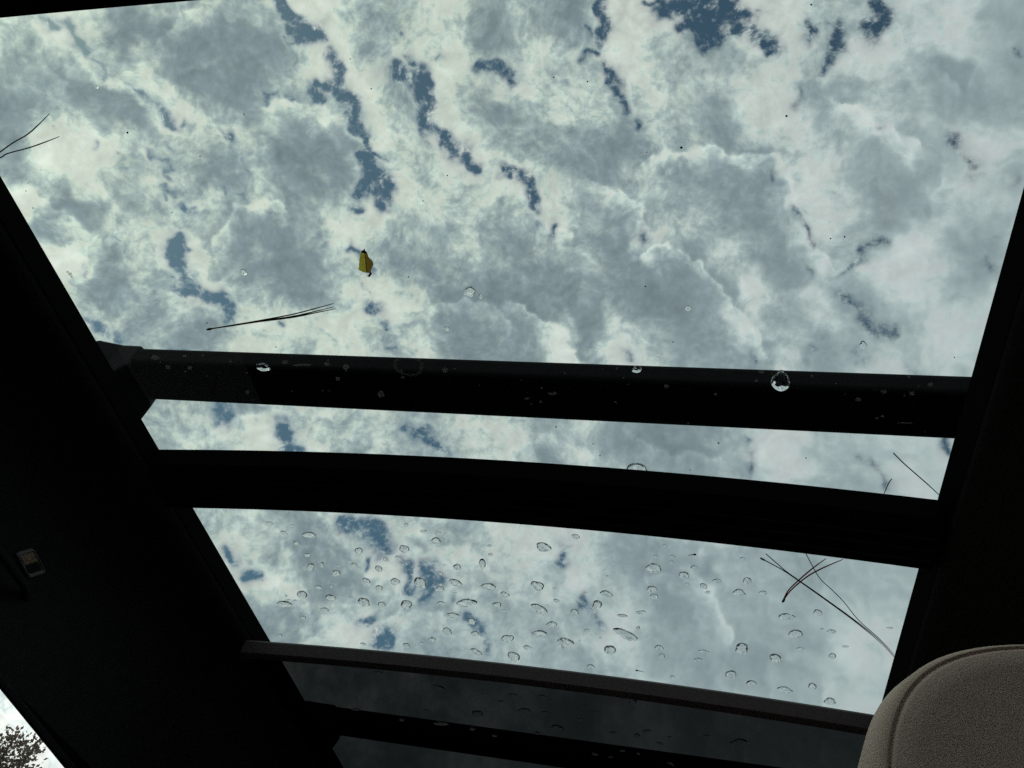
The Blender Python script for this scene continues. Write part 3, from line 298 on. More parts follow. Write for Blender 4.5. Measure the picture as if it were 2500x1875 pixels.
EDGES = [([(-1087, 4850, 8677),(-880, 4727, 8768),(-566, 4772, 8770),(-8, 4862, 8739),(365, 4865, 8729)], 0.9),([(417, 4901, 8707),(554, 5214, 8515),(744, 5554, 8283),(919, 5681, 8178)], 0.8),([(960, 4340, 8958),(1115, 4415, 8903),(1254, 4522, 8830),(1419, 4618, 8755),(1624, 4684, 8684)], 0.9),([(-910, 5635, 8211),(-708, 5600, 8255),(-492, 5695, 8205),(-315, 5882, 8081),(-127, 6080, 7938)], 1.0),([(-127, 6080, 7938),(103, 6296, 7768),(260, 6514, 7583)], 0.8),([(-2445, 5899, 7696),(-2226, 6068, 7631),(-1959, 6297, 7518),(-1733, 6513, 7388)], 0.9),([(-2485, 4774, 8428),(-2372, 4937, 8367),(-2246, 5109, 8298),(-2022, 5273, 8252),(-1828, 5403, 8214)], 0.8),([(-1616, 5006, 8504),(-1402, 5135, 8466),(-1165, 5262, 8424),(-968, 5481, 8308)], 0.8),([(-4785, 3699, 7964),(-4588, 3724, 8068),(-4303, 3858, 8161),(-4103, 4068, 8162),(-4045, 4191, 8129)], 0.8),([(-5295, 4828, 6975),(-5266, 4597, 7151),(-5128, 4494, 7315),(-4915, 4508, 7451),(-4739, 4605, 7506)], 0.8),([(-5709, 4998, 6514),(-5580, 5074, 6566),(-5432, 5172, 6613),(-5298, 5264, 6650)], 0.7),([(-5346, 6192, 5751),(-5170, 6227, 5873),(-4909, 6378, 5935),(-4738, 6512, 5928),(-4658, 6605, 5889)], 0.9),([(-4845, 7409, 4650),(-4675, 7449, 4760),(-4459, 7596, 4735),(-4316, 7733, 4645)], 0.6),([(-3594, 8124, 4592),(-3471, 8032, 4842),(-3249, 8054, 4958),(-2984, 8168, 4939)], 0.6),([(-358, 8089, 5869),(-157, 8263, 5631),(46, 8498, 5271)], 0.7),([(-2489, 3965, 8837),(-2233, 4037, 8872),(-1968, 4217, 8851),(-1773, 4386, 8810)], 0.4),([(-6738, 3729, 6378),(-6613, 3805, 6465),(-6505, 3970, 6475),(-6420, 4123, 6464),(-6288, 4265, 6502)], 0.7),([(-6377, 3879, 6655),(-6233, 3890, 6784),(-6099, 4046, 6814),(-6058, 4181, 6769)], 0.6),([(-5624, 2878, 7751),(-5468, 2771, 7901),(-5237, 2767, 8057)], 0.5),([(-3209, 5772, 7509),(-2915, 5791, 7614),(-2572, 5985, 7587),(-2351, 6207, 7480)], 0.5),([(1523, 4093, 8996),(1741, 4087, 8959),(1969, 4209, 8855)], 0.4),([(-2143, 7095, 6714),(-1869, 7155, 6731),(-1534, 7305, 6655)], 0.4),([(-996, 7252, 6813),(-457, 7282, 6838),(-134, 7351, 6779)], 0.4),([(-4454, 7295, 5190),(-4217, 7387, 5258),(-4008, 7538, 5207)], 0.4),([(-922, 8143, 5730),(-608, 8116, 5810),(-341, 8174, 5751)], 0.4),([(-6349, 2638, 7261),(-6266, 2717, 7304),(-6165, 2870, 7332),(-6011, 3093, 7369),(-5882, 3240, 7409)], 0.5),([(-5621, 3640, 7426),(-5757, 3455, 7410),(-5878, 3310, 7382),(-6010, 3178, 7333),(-6115, 3039, 7306),(-6227, 2848, 7288)], 0.5),([(-5495, 3682, 7500),(-5372, 3634, 7612),(-5255, 3723, 7650),(-5184, 3780, 7670)], 0.4),([(-5120, 4171, 7509),(-5078, 4096, 7579),(-5102, 3982, 7623),(-5185, 3939, 7590)], 0.3),([(-5659, 4944, 6598),(-5733, 4748, 6677),(-5692, 4579, 6828)], 0.4),([(-5425, 4679, 6977),(-5358, 4890, 6883),(-5295, 5082, 6793)], 0.5),([(-3362, 4059, 8498),(-3433, 3936, 8528),(-3540, 3787, 8551)], 0.5),([(-3151, 3932, 8638),(-3084, 4164, 8553),(-2873, 4467, 8473)], 0.5),([(-2568, 4698, 8446),(-2360, 4847, 8422),(-2192, 5034, 8358)], 0.4),([(-1301, 3887, 9121),(-1239, 4164, 9007),(-1155, 4444, 8883)], 0.5),([(-591, 3784, 9238),(-814, 3590, 9298),(-995, 3521, 9306)], 0.3),([(210, 4018, 9155),(26, 3836, 9235),(-143, 3793, 9252)], 0.4),([(896, 3997, 9123),(958, 3844, 9182),(1101, 3811, 9179),(1314, 3778, 9165)], 0.4),([(-4047, 3107, 8601),(-4192, 3218, 8489),(-4173, 3365, 8442)], 0.3),([(-4249, 4097, 8072),(-4080, 4410, 7994),(-3976, 4616, 7930)], 0.3),([(-3969, 4888, 7769),(-3611, 4969, 7891),(-3414, 5235, 7806)], 0.3)]
QS = 1e-4

def lattice_noise(P, seed):
    """smooth value noise on a random lattice, -1..1"""
    t = np.random.RandomState(seed).uniform(-1, 1, (64, 64, 64)).astype(np.float32)
    i = np.floor(P).astype(np.int32); f = (P - i).astype(np.float32)
    f = f * f * f * (f * (f * 6 - 15) + 10)
    i0, i1 = i & 63, (i + 1) & 63
    x, y, z = f[:, 0], f[:, 1], f[:, 2]
    def g(a, b, c): return t[a[:, 0], b[:, 1], c[:, 2]]
    c00 = g(i0, i0, i0) * (1 - x) + g(i1, i0, i0) * x
    c10 = g(i0, i1, i0) * (1 - x) + g(i1, i1, i0) * x
    c01 = g(i0, i0, i1) * (1 - x) + g(i1, i0, i1) * x
    c11 = g(i0, i1, i1) * (1 - x) + g(i1, i1, i1) * x
    return (c00 * (1 - y) + c10 * y) * (1 - z) + (c01 * (1 - y) + c11 * y) * z

def build_sky():
    az = np.radians(np.concatenate([np.arange(-180, -82, 4.0), np.arange(-82, 42, 0.11), np.arange(42, 180, 4.0)]))
    el = np.radians(np.concatenate([np.arange(-4, 14, 2.0), np.arange(14, 70, 0.11), np.arange(70, 89.9, 1.0)]))
    A, E = np.meshgrid(az, el)
    D0 = np.stack([np.cos(E) * np.sin(A), np.cos(E) * np.cos(A), np.sin(E)], -1).reshape(-1, 3).astype(np.float32)
    n = len(D0)
    sunny = np.clip((D0 @ np.array(sd, np.float32) - 0.30) / 0.42, 0, 1)[:, None]
    # ragged cloud edges: the field is looked up through a turbulent displacement
    D = D0.copy()
    for k, (lam, amp) in enumerate(((80, 7.0),(40, 5.0),(20, 4.0),(11, 3.2),(6.0, 2.2))):
        fr = 897.0 / lam
        off = np.stack([lattice_noise(D0 * fr + 17.3 * (c + 1) + 5 * k, 100 + 10 * k + c) for c in range(3)], -1)
        D += off * (amp / 897.0) * (0.75 + 0.35 * sunny)
    D /= np.linalg.norm(D, axis=1)[:, None]
    breakup = 1.0 + 0.55 * lattice_noise(D0 * 60.0, 7) + 0.35 * lattice_noise(D0 * 110.0, 8)
    cut = np.zeros(n, np.float32); near = np.full(n, 99.0, np.float32); glow = np.zeros(n, np.float32)
    for pts, w, s in GAPS:
        P = np.array(pts, np.float32) * QS
        P /= np.linalg.norm(P, axis=1)[:, None]
        w *= QS
        c = P.mean(0); c /= np.linalg.norm(c)
        rad = np.max(np.linalg.norm(P - c, axis=1)) + 4 * w + 0.04
        idx = np.nonzero(((D - c) ** 2).sum(1) < rad * rad)[0]
        if not len(idx): continue
        X = D[idx]; d = np.full(len(idx), 9.0, np.float32)
        for a, b in zip(P[:-1], P[1:]):
            ab = b - a
            t = np.clip(((X - a) @ ab) / max(float(ab @ ab), 1e-12), 0, 1)
            d = np.minimum(d, np.linalg.norm(X - a - t[:, None] * ab, axis=1))
        q = d / w
        k = 0.70 * np.exp(-0.60 * q ** 1.15)
        cut[idx] = np.maximum(cut[idx], s * k)
        near[idx] = np.minimum(near[idx], (d - w) * 897 + (1 - min(s, 1)) * 16)
    num = np.full(n, 5.4 * 0.02, np.float32); den = np.full(n, 0.02, np.float32)
    LP = np.array([q[:3] for q in LUMPS], np.float32) * QS
    LP /= np.linalg.norm(LP, axis=1)[:, None]
    az0 = np.arctan2(D0[:, 0], D0[:, 1])
    order = np.argsort(az0); azs = az0[order]
    for c, v in zip(LP, [q[3] for q in LUMPS]):
        a0 = math.atan2(c[0], c[1]); wd = 0.085 / max(0.15, math.sqrt(1 - c[2] ** 2))
        idx = order[np.searchsorted(azs, a0 - wd):np.searchsorted(azs, a0 + wd)]
        g = ((D[idx] - c) ** 2).sum(1) * (1 / (2 * 0.0165 ** 2))
        k = np.exp(-np.minimum(g, 30))
        num[idx] += k * v; den[idx] += k
    val = 5.6 + 3.1 * np.tanh((num / den - 5.6) / 1.75)
    for (dx, dy, dz), r, s in GLOWS:
        c = np.array((dx, dy, dz), np.float32) * QS; c /= np.linalg.norm(c); r *= QS
        idx = np.nonzero(D @ c > 0.995)[0]
        g = ((D[idx] - c) ** 2).sum(1) / (r * r)
        glow[idx] = np.maximum(glow[idx], s * np.exp(-0.6 * g))
    cut = np.where(cut > 0.735, cut, cut * np.clip(breakup, 0.55, 1.3))
    ridge = np.zeros(n, np.float32)
    for pts, w, s in RIDGES:
        P = np.array(pts, np.float32) * QS
        P /= np.linalg.norm(P, axis=1)[:, None]
        w *= QS
        c = P.mean(0); c /= np.linalg.norm(c)
        rad = np.max(np.linalg.norm(P - c, axis=1)) + 3.5 * w
        idx = np.nonzero(((D - c) ** 2).sum(1) < rad * rad)[0]
        if not len(idx): continue
        X = D[idx]; d = np.full(len(idx), 9.0, np.float32)
        for a, b in zip(P[:-1], P[1:]):
            ab = b - a
            t = np.clip(((X - a) @ ab) / max(float(ab @ ab), 1e-12), 0, 1)
            d = np.minimum(d, np.linalg.norm(X - a - t[:, None] * ab, axis=1))
        ridge[idx] = np.maximum(ridge[idx], s * np.exp(-0.7 * (d / w) ** 2))
    # cloud fronts: a bright flank on one side, the shaded belly right behind it
    front = np.zeros(n, np.float32); belly = np.zeros(n, np.float32)
    for pts, s in EDGES:
        P = np.array(pts, np.float32) * QS
        P /= np.linalg.norm(P, axis=1)[:, None]
        c = P.mean(0); c /= np.linalg.norm(c)
        rad = np.max(np.linalg.norm(P - c, axis=1)) + 0.10
        idx = np.nonzero(((D - c) ** 2).sum(1) < rad * rad)[0]
        X = D[idx]; d = np.full(len(idx), 9.0, np.float32); side = np.ones(len(idx), np.float32); end = np.zeros(len(idx), np.float32)
        for m_, (a, b) in enumerate(zip(P[:-1], P[1:])):
            ab = b - a
            tt = ((X - a) @ ab) / max(float(ab @ ab), 1e-12)
            dd = np.linalg.norm(X - a - np.clip(tt, 0, 1)[:, None] * ab, axis=1)
            w_ = dd < d
            side = np.where(w_, np.sign(X @ np.cross(a, b)), side)
            over = np.maximum(-tt if m_ == 0 else 0 * tt, (tt - 1) if m_ == len(P) - 2 else 0 * tt)
            end = np.where(w_, np.maximum(over, 0) * np.linalg.norm(ab), end)
            d = np.minimum(d, dd)
        fade = s * np.exp(-(end * 897 / 7.0) ** 2)
        px = d * 897
        front[idx] = np.maximum(front[idx], fade * np.where(side > 0, np.exp(-px / 17.0), np.exp(-px / 2.5)))
        belly[idx] = np.maximum(belly[idx], fade * np.where(side > 0, 0, (1 - np.exp(-px / 2.0)) * np.exp(-(px / 24.0) ** 1.3)))
    rim = np.clip((near + 2.0) / 22.0, 0, 1); rim = rim * rim * (3 - 2 * rim)
    thick = 0.345 + (8.0 - val) * 0.088
    # rounded billows: the flank turned to the light is thin and bright, the one behind it deep
    def billow(X):
        return sum(a_ * np.abs(lattice_noise(X * (897.0 / l_) + 31.7, 300 + int(l_))) for l_, a_ in ((95, 1.0),(48, 0.55),(24, 0.30),(12, 0.16)))
    flank = np.array((0.658, -0.423, 0.623), np.float32) * (7.0 / 897.0)
    relief = billow(D) - billow(D + flank)
    thick += 0.44 * relief * (0.6 + 0.4 * (1 - sunny[:, 0]))
    thick += 0.17 * belly - 0.21 * front - 0.07 * ridge - 0.05 * glow
    thick = np.where(thick > 0.40, 0.40 + (thick - 0.40) * (0.35 + 0.65 * rim), thick)
    na, ne = len(az), len(el)
    j, i = np.meshgrid(np.arange(ne - 1), np.arange(na), indexing='ij')
    k = (i + 1) % na
    quads = np.stack([j * na + i, j * na + k, (j + 1) * na + k, (j + 1) * na + i], -1).reshape(-1, 4)
    ii = np.arange(na)
    tris = np.stack([(ne - 1) * na + ii, (ne - 1) * na + (ii + 1) % na, np.full(na, n)], -1)
    V = np.concatenate([D0, [[0, 0, 1]]]).astype(np.float32) * 3000.0
    me = bpy.data.meshes.new('sky')
    me.vertices.add(len(V)); me.vertices.foreach_set('co', V.ravel())
    loops = np.concatenate([quads.ravel(), tris.ravel()]).astype(np.int32)
    me.loops.add(len(loops)); me.loops.foreach_set('vertex_index', loops)
    starts = np.concatenate([np.arange(len(quads)) * 4, len(quads) * 4 + np.arange(len(tris)) * 3]).astype(np.int32)
    me.polygons.add(len(starts)); me.polygons.foreach_set('loop_start', starts)
    me.update(calc_edges=True)
    glow = np.maximum(np.maximum(0.8 * glow, 0.25 * ridge), 0.5 * front) * (1 - 0.8 * np.minimum(belly, 1))
    for nm, arr in (('thick', thick),('glow', glow),('gap', cut)):
        a = me.attributes.new(nm, 'FLOAT', 'POINT')
        a.data.foreach_set('value', np.concatenate([arr, [arr[-1]]]).astype(np.float32))
    o = bpy.data.objects.new('sky', me)
    COL.objects.link(o)
    tag(o, 'broken grey and white cloud cover with blue gaps', kind='structure')

    m, nt, out = new_mat('cloud_cover')
    L = nt.links.new
    tc = N(nt, 'ShaderNodeTexCoord')
    dirn = N(nt, 'ShaderNodeVectorMath', _operation='NORMALIZE', i0=tc.outputs['Object']).outputs[0]
    def attr(nm):
        a = nt.nodes.new('ShaderNodeAttribute'); a.attribute_name = nm
        return a.outputs['Fac']
    thick, glow, gap = attr('thick'), attr('glow'), attr('gap')
    sunv = N(nt, 'ShaderNodeVectorMath', _operation='DOT_PRODUCT', i0=dirn, i1=tuple(sd)).outputs['Value']
    # nearer the sun the cloud edges are crisp and ragged, away from it they blur
    crisp = N(nt, 'ShaderNodeMapRange', _interpolation_type='SMOOTHSTEP', Value=sunv, i1=0.30, i2=0.78, i3=0.0, i4=1.0).outputs[0]
    def warp(src, scale, amt, det=3.0):
        w = N(nt, 'ShaderNodeTexNoise', Vector=src, Scale=scale, Detail=det, Roughness=0.55)
        c = N(nt, 'ShaderNodeVectorMath', _operation='SUBTRACT', i0=w.outputs['Color'], i1=(0.5, 0.5, 0.5)).outputs[0]
        sc = N(nt, 'ShaderNodeVectorMath', _operation='SCALE', i0=c); sc.inputs['Scale'].default_value = amt
        return N(nt, 'ShaderNodeVectorMath', _operation='ADD', i0=src, i1=sc.outputs[0]).outputs[0]
    p1 = warp(dirn, 9.0, 0.045)
    p2 = warp(p1, 45.0, 0.0045)
    big = N(nt, 'ShaderNodeTexNoise', Vector=p1, Scale=12.0, Detail=3.0, Roughness=0.5).outputs[0]
    toward = N(nt, 'ShaderNodeVectorMath', _operation='ADD', i0=p2, i1=tuple(sd * 0.007)).outputs[0]
    fine2 = N(nt, 'ShaderNodeTexNoise', Vector=toward, Scale=34.0, Detail=6.0, Roughness=0.58).outputs[0]
    fine1 = N(nt, 'ShaderNodeTexNoise', Vector=p2, Scale=34.0, Detail=6.0, Roughness=0.58).outputs[0]
    fine = N(nt, 'ShaderNodeTexNoise', Vector=p2, Scale=34.0, Detail=12.0, Roughness=0.58).outputs[0]
    wisp = N(nt, 'ShaderNodeTexNoise', Vector=p2, Scale=110.0, Detail=8.0, Roughness=0.62).outputs[0]
    big = math_n(nt, 'MULTIPLY', math_n(nt, 'SUBTRACT', big, 0.5), math_n(nt, 'MULTIPLY_ADD', crisp, 0.45, 0.55)); fine = math_n(nt, 'SUBTRACT', fine, 0.5); wisp = math_n(nt, 'SUBTRACT', wisp, 0.5)
    # thin cloud is ragged, deep cloud smooth
    ragged = N(nt, 'ShaderNodeMapRange', _interpolation_type='SMOOTHSTEP', Value=thick, i1=0.50, i2=0.92, i3=1.0, i4=0.36).outputs[0]
    fa = math_n(nt, 'MULTIPLY', math_n(nt, 'MULTIPLY_ADD', crisp, 0.55, 0.20), ragged)
    wa = math_n(nt, 'MULTIPLY', math_n(nt, 'MULTIPLY_ADD', crisp, 0.75, 0.12), ragged)
    dens = math_n(nt, 'MULTIPLY_ADD', big, 0.30, thick)
    dens = math_n(nt, 'MULTIPLY_ADD', fine, fa, dens)
    thread = math_n(nt, 'SUBTRACT', N(nt, 'ShaderNodeTexNoise', Vector=p2, Scale=230.0, Detail=5.0, Roughness=0.6, Distortion=0.6).outputs[0], 0.5)
    fil = N(nt, 'ShaderNodeTexNoise', _noise_type='RIDGED_MULTIFRACTAL', _normalize=True, Vector=p2, Scale=48.0, Detail=7.0, Roughness=0.55, Lacunarity=2.1).outputs[0]
    fil = math_n(nt, 'MULTIPLY', math_n(nt, 'SUBTRACT', fil, 0.5), math_n(nt, 'MULTIPLY_ADD', crisp, 0.25, 0.25))
    # only round the gaps does the turbulence tear the cloud open
    win = N(nt, 'ShaderNodeMapRange', _interpolation_type='SMOOTHSTEP', Value=gap, i1=0.02, i2=0.35, i3=0.0, i4=1.0).outputs[0]
    tear = math_n(nt, 'ADD', math_n(nt, 'MULTIPLY_ADD', wisp, -2.2, math_n(nt, 'MULTIPLY', fine, -1.5)), math_n(nt, 'MULTIPLY_ADD', fil, -1.6, math_n(nt, 'MULTIPLY', thread, -1.4)))
    edge = math_n(nt, 'MULTIPLY_ADD', tear, math_n(nt, 'MULTIPLY', win, math_n(nt, 'MULTIPLY_ADD', crisp, 0.85, 0.35)), gap)
    cover = N(nt, 'ShaderNodeMapRange', Value=edge, i1=-0.08, i2=1.02, i3=1.0, i4=0.0).outputs[0]
    cover = math_n(nt, 'POWER', cover, 1.8)
    soft = math_n(nt, 'MULTIPLY_ADD', wisp, math_n(nt, 'MULTIPLY', wa, 0.75), dens)
    rp = N(nt, 'ShaderNodeValToRGB', Fac=soft)
    cr = rp.color_ramp
    cr.interpolation = 'B_SPLINE'
    stops = [(0.0, (0.68, 1.02, 1.08)),(0.2, (1.18, 1.24, 1.2)),(0.34, (1.18, 1.24, 1.19)),(0.46, (0.94, 1.02, 1.01)),(0.6, (0.61, 0.69, 0.72)),(0.76, (0.385, 0.455, 0.495)),(1.0, (0.215, 0.265, 0.3))]
    cr.elements[0].position = stops[0][0]; cr.elements[0].color = stops[0][1] + (1,)
    cr.elements[1].position = stops[-1][0]; cr.elements[1].color = stops[-1][1] + (1,)
    for p, c in stops[1:-1]:
        e = cr.elements.new(p); e.color = c + (1,)
    # forward scattering: warmer and brighter towards the sun behind the clouds
    warm = N(nt, 'ShaderNodeMapRange', _interpolation_type='SMOOTHSTEP', Value=sunv, i1=0.45, i2=1.0, i3=0.0, i4=1.0).outputs[0]
    thin = N(nt, 'ShaderNodeMapRange', _interpolation_type='SMOOTHSTEP', Value=soft, i1=0.42, i2=0.80, i3=1.0, i4=0.12).outputs[0]
    warm = math_n(nt, 'MULTIPLY', math_n(nt, 'MULTIPLY', warm, thin), math_n(nt, 'POWER', cover, 2.0))
    wc = N(nt, 'ShaderNodeMix', _data_type='RGBA', Factor=warm)
    wc.inputs[6].default_value = (1, 1, 1, 1); wc.inputs[7].default_value = (1.23, 1.235, 1.03, 1)
    mul = N(nt, 'ShaderNodeMix', _data_type='RGBA', _blend_type='MULTIPLY', Factor=1.0)
    L(rp.outputs[0], mul.inputs[6]); L(wc.outputs[2], mul.inputs[7])
    flat = N(nt, 'ShaderNodeMix', _data_type='RGBA', Factor=math_n(nt, 'MULTIPLY_ADD', crisp, -0.30, 0.34))
    L(mul.outputs[2], flat.inputs[6]); flat.inputs[7].default_value = (0.72, 0.815, 0.84, 1)
    # the side of each billow that faces the sun is the brighter one
    lit = math_n(nt, 'MULTIPLY', math_n(nt, 'SUBTRACT', fine1, fine2), math_n(nt, 'MULTIPLY_ADD', crisp, 0.65, 0.35))
    st = math_n(nt, 'MULTIPLY_ADD', glow, 0.30, 1.05)
    st = math_n(nt, 'ADD', st, lit)
    em = N(nt, 'ShaderNodeEmission', Color=flat.outputs[2], Strength=st)
    tr = N(nt, 'ShaderNodeBsdfTransparent', Color=(1, 1, 1, 1))
    mx = N(nt, 'ShaderNodeMixShader', Fac=cover)
    L(tr.outputs[0], mx.inputs[1]); L(em.outputs[0], mx.inputs[2])
    L(mx.outputs[0], out.inputs[0])
    try: m.cycles.emission_sampling = 'NONE'
    except Exception: pass
    me.materials.append(m)
build_sky()

# ------------------------------------------------------------------ ground
g = mesh('ground', [(-900, -900, 0),(900, -900, 0),(900, 900, 0),(-900, 900, 0)], [(0, 1, 2, 3)], M['ground'], eye=False)
tag(g, 'grey asphalt ground the car stands on', kind='structure')

# ------------------------------------------------------------------ the car
XC = -0.229                     # centre line of the car
XL, XR = -0.645, 0.187          # roof opening
ZG = 0.600                      # underside of the roof glass
ZT = 0.577                      # lower edge of the opening trim
def crown(x): return 0.016 * max(-0.6, 1 - ((x - XC) / 0.416) ** 2)
car = empty('car', (XC, 0.5, 0))
tag(car, 'black car cabin seen from inside, headliner around two glass roof panels', 'car')
XS = np.linspace(XL, XR, 13)

# headliner: rear field, front header and two side rolls, open over the glass
hb = MB()
def field(x0, x1, y0, y1, z):
    xs = np.linspace(x0, x1, 13)
    hb.add([(x, y, z + crown(x)) for y in (y0, y1) for x in xs], [(i, i + 1, i + 14, i + 13) for i in range(12)])
field(XL, XR, -1.35, 0.193, ZT)
field(XL, XR, 1.68, 1.98, ZT - 0.004)
SIDE = [(0.0, ZT + 0.002),(0.004, 0.571),(0.013, 0.5665),(0.030, 0.5645),(0.060, 0.5615),(0.088, 0.549),(0.109, 0.525),(0.125, 0.494),(0.138, 0.455),(0.147, 0.415),(0.154, 0.378)]
ys = [-1.35, -0.6, 0.0, 0.6, 1.2, 1.68, 1.98]
for sx, x0 in ((-1, XL),(1, XR + 0.008)):
    hb.add([(x0 + sx * a, y, z) for y in ys for a, z in SIDE],
           [(j * 11 + i, j * 11 + i + 1, j * 11 + i + 12, j * 11 + i + 11) for j in range(len(ys) - 1) for i in range(10)])
hl = hb.build('headliner', M['headliner'], car, smooth=True, recalc=False)

def wall(name, pts_low, pts_high, t, mat):
    """A strip of trim between a lower and an upper line, t thick away from the opening."""
    n = len(pts_low); v = []
    for off in ((0, 0, 0), t):
        v += [(p[0] + off[0], p[1] + off[1], p[2] + off[2]) for p in pts_low]
        v += [(p[0] + off[0], p[1] + off[1], p[2] + off[2]) for p in pts_high]
    f = []
    for i in range(n - 1):
        a, b, c, d = i, i + 1, n + i + 1, n + i
        e = 2 * n
        f += [(a, b, c, d),(e + a, e + d, e + c, e + b),(a, e + a, e + b, b),(d, c, e + c, e + d)]
    f += [(0, n, 3 * n, 2 * n),(n - 1, 3 * n - 1, 4 * n - 1, 2 * n - 1)]
    return mesh(name, v, f, mat, car)
yy = np.linspace(0.185, 1.70, 9)
wall('opening_trim', [(XL, y, ZT - 0.001) for y in yy], [(XL, y, ZG) for y in yy], (-0.012, 0, 0), M['trim'])
wall('opening_trim', [(XR + 0.009, y, ZT - 0.001) for y in yy], [(XR, y, ZG) for y in yy], (0.012, 0, 0), M['trim'])
xx = np.linspace(XL, XR, 13)
wall('opening_trim', [(x, 0.193, ZT + crown(x) - 0.001) for x in xx], [(x, 0.185, ZG + crown(x)) for x in xx], (0, -0.012, 0), M['trim'])
wall('opening_trim', [(x, 1.68, ZT + crown(x) - 0.004) for x in xx], [(x, 1.68, ZG + crown(x)) for x in xx], (0, 0.012, 0), M['trim'])

# glass panels (solid 5 mm panes following the crown of the roof)
def pane(name, y0, y1, label):
    xs = np.linspace(XL - 0.03, XR + 0.03, 61)
    b = MB()
    b.loft([[(x, y0, ZG + crown(x)),(x, y1, ZG + crown(x)),(x, y1, ZG + 0.005 + crown(x)),(x, y0, ZG + 0.005 + crown(x))] for x in xs])
    o = b.build(name, M['roof_pane'], car)
    o['label'] = label
    return o
pane('roof_glass', 0.150, 0.716, 'rear tinted roof glass panel with a leaf on it')
pane('roof_glass', 0.742, 1.700, 'front tinted roof glass panel covered in raindrops')

# crossmember between the panes
b = MB()
b.loft([[(x, 0.6905, ZG + crown(x) - 0.0005),(x, 0.692, ZG - 0.022 + crown(x)),(x, 0.700, ZG - 0.030 + crown(x)),(x, 0.758, ZG - 0.030 + crown(x)),(x, 0.7645, ZG - 0.026 + crown(x)),(x, 0.768, ZG + crown(x) - 0.0005)] for x in np.linspace(XL - 0.003, XR + 0.003, 25)])
b.build('roof_crossmember', M['trim'], car)
b = MB()
for i in range(3):
    b.tube([(x, 0.712 + 0.017 * i, ZG - 0.0303 + crown(x)) for x in np.linspace(XL, XR, 25)], 0.0011, 6)
b.build('seal_bead', M['rubber'], car)

# outer roof skin around the glass
b = MB()
for x0, x1, y0, y1 in ((-0.86, XL - 0.011, -1.4, 2.02),(XR + 0.011, 0.402, -1.4, 2.02),(XL - 0.002, XR + 0.004, -1.4, 0.17),(XL - 0.002, XR + 0.004, 0.7175, 0.7405),(XL - 0.002, XR + 0.004, 1.69, 2.02)):
    zl = ZG + (0.0057 if y0 < 0 or y1 > 1.8 else -0.0002)
    xs = np.linspace(x0, x1, 9)
    b.loft([[(x, y0, zl + crown(x)),(x, y1, zl + crown(x)),(x, y1, zl + 0.004 + crown(x)),(x, y0, zl + 0.004 + crown(x))] for x in xs])
b.build('roof_panel', M['paint'], car)

# sides of the body with window openings; glass tilted like the body side
WIN = [(-1.05, 0.30),(0.42, 1.62)]
for sx, x0 in ((-1, XL - 0.155),(1, XR + 0.163)):
    xo = x0 + sx * 0.062
    b = MB()
    def side_pt(y, z):
        t = (0.364 - z) / 0.45 if z > -0.086 else 1.0
        return x0 + sx * 0.10 * min(max(t, 0), 1)
    def slab(y0, y1, z0, z1):
        q = [(side_pt(y0, z0), y0, z0),(side_pt(y1, z0), y1, z0),(side_pt(y1, z1), y1, z1),(side_pt(y0, z1), y0, z1)]
        v = q + [(p[0] + sx * 0.05, p[1], p[2]) for p in q]
        b.add(v, [(0, 1, 2, 3),(4, 7, 6, 5),(0, 4, 5, 1),(1, 5, 6, 2),(2, 6, 7, 3),(3, 7, 4, 0)])
    def ztop(y): return 0.37 - 0.074 * (max(y, 0.42) - 0.854)
    hy = [-1.40, 0.42, 0.9, 1.3, 1.62, 2.02]
    b.loft([[(x0, y, ztop(y)),(x0 + sx * 0.016, y, ztop(y) + 0.008),(x0 + sx * 0.06, y, ztop(y) + 0.045),(x0 + sx * 0.06, y, 0.604),(x0, y, 0.604)] for y in hy])
    slab(-1.40, 2.40, -0.75, -0.09)
    for y0, y1 in ((-1.40, -1.05),(0.30, 0.42),(1.62, 1.72)): slab(y0, y1, -0.09, 0.42)
    b.build('body_side', M['trim'], car)
    for y0, y1 in WIN:
        b2 = MB()
        q = [(side_pt(0, -0.10) + sx * 0.02, y0, -0.10),(side_pt(0, -0.10) + sx * 0.02, y1, -0.10),(side_pt(0, 0.36) + sx * 0.02, y1, 0.36),(side_pt(0, 0.36) + sx * 0.02, y0, 0.36)]
        v = q + [(p[0] + sx * 0.004, p[1], p[2]) for p in q]
        b2.add(v, [(0, 1, 2, 3),(4, 7, 6, 5),(0, 4, 5, 1),(1, 5, 6, 2),(2, 6, 7, 3),(3, 7, 4, 0)])
        b2.build('side_window', M['clear_pane'], car)
    b3 = MB()
    b3.tube([(x0 + sx * 0.002, y, ztop(y) + 0.0055) for y in np.linspace(-1.05, 1.62, 15)], 0.0055, 8)
    b3.build('weatherstrip', M['rubber'], car)

# floor, dashboard, windscreen, tailgate with glass
b = MB(); b.box(-0.90, 0.44, -1.40, 2.45, -0.80, -0.74); b.build('floor_carpet', M['carpet'], car)
b = MB()
b.loft([[(x, 1.55, -0.40),(x, 1.50, -0.16),(x, 1.62, -0.10),(x, 2.40, -0.08),(x, 2.45, -0.74),(x, 1.90, -0.74)] for x in (-0.88, 0.42)])
b.build('dashboard', M['trim'], car)
b = MB()
b.add([(-0.84, 2.42, -0.08),(0.38, 2.42, -0.08),(0.33, 1.98, 0.60),(-0.79, 1.98, 0.60),(-0.84, 2.425, -0.077),(0.38, 2.425, -0.077),(0.33, 1.985, 0.603),(-0.79, 1.985, 0.603)],
      [(0, 1, 2, 3),(4, 7, 6, 5),(0, 4, 5, 1),(1, 5, 6, 2),(2, 6, 7, 3),(3, 7, 4, 0)])
b.build('windscreen', M['clear_pane'], car)
b = MB()
b.box(-0.90, 0.44, -1.46, -1.41, -0.78, -0.02)
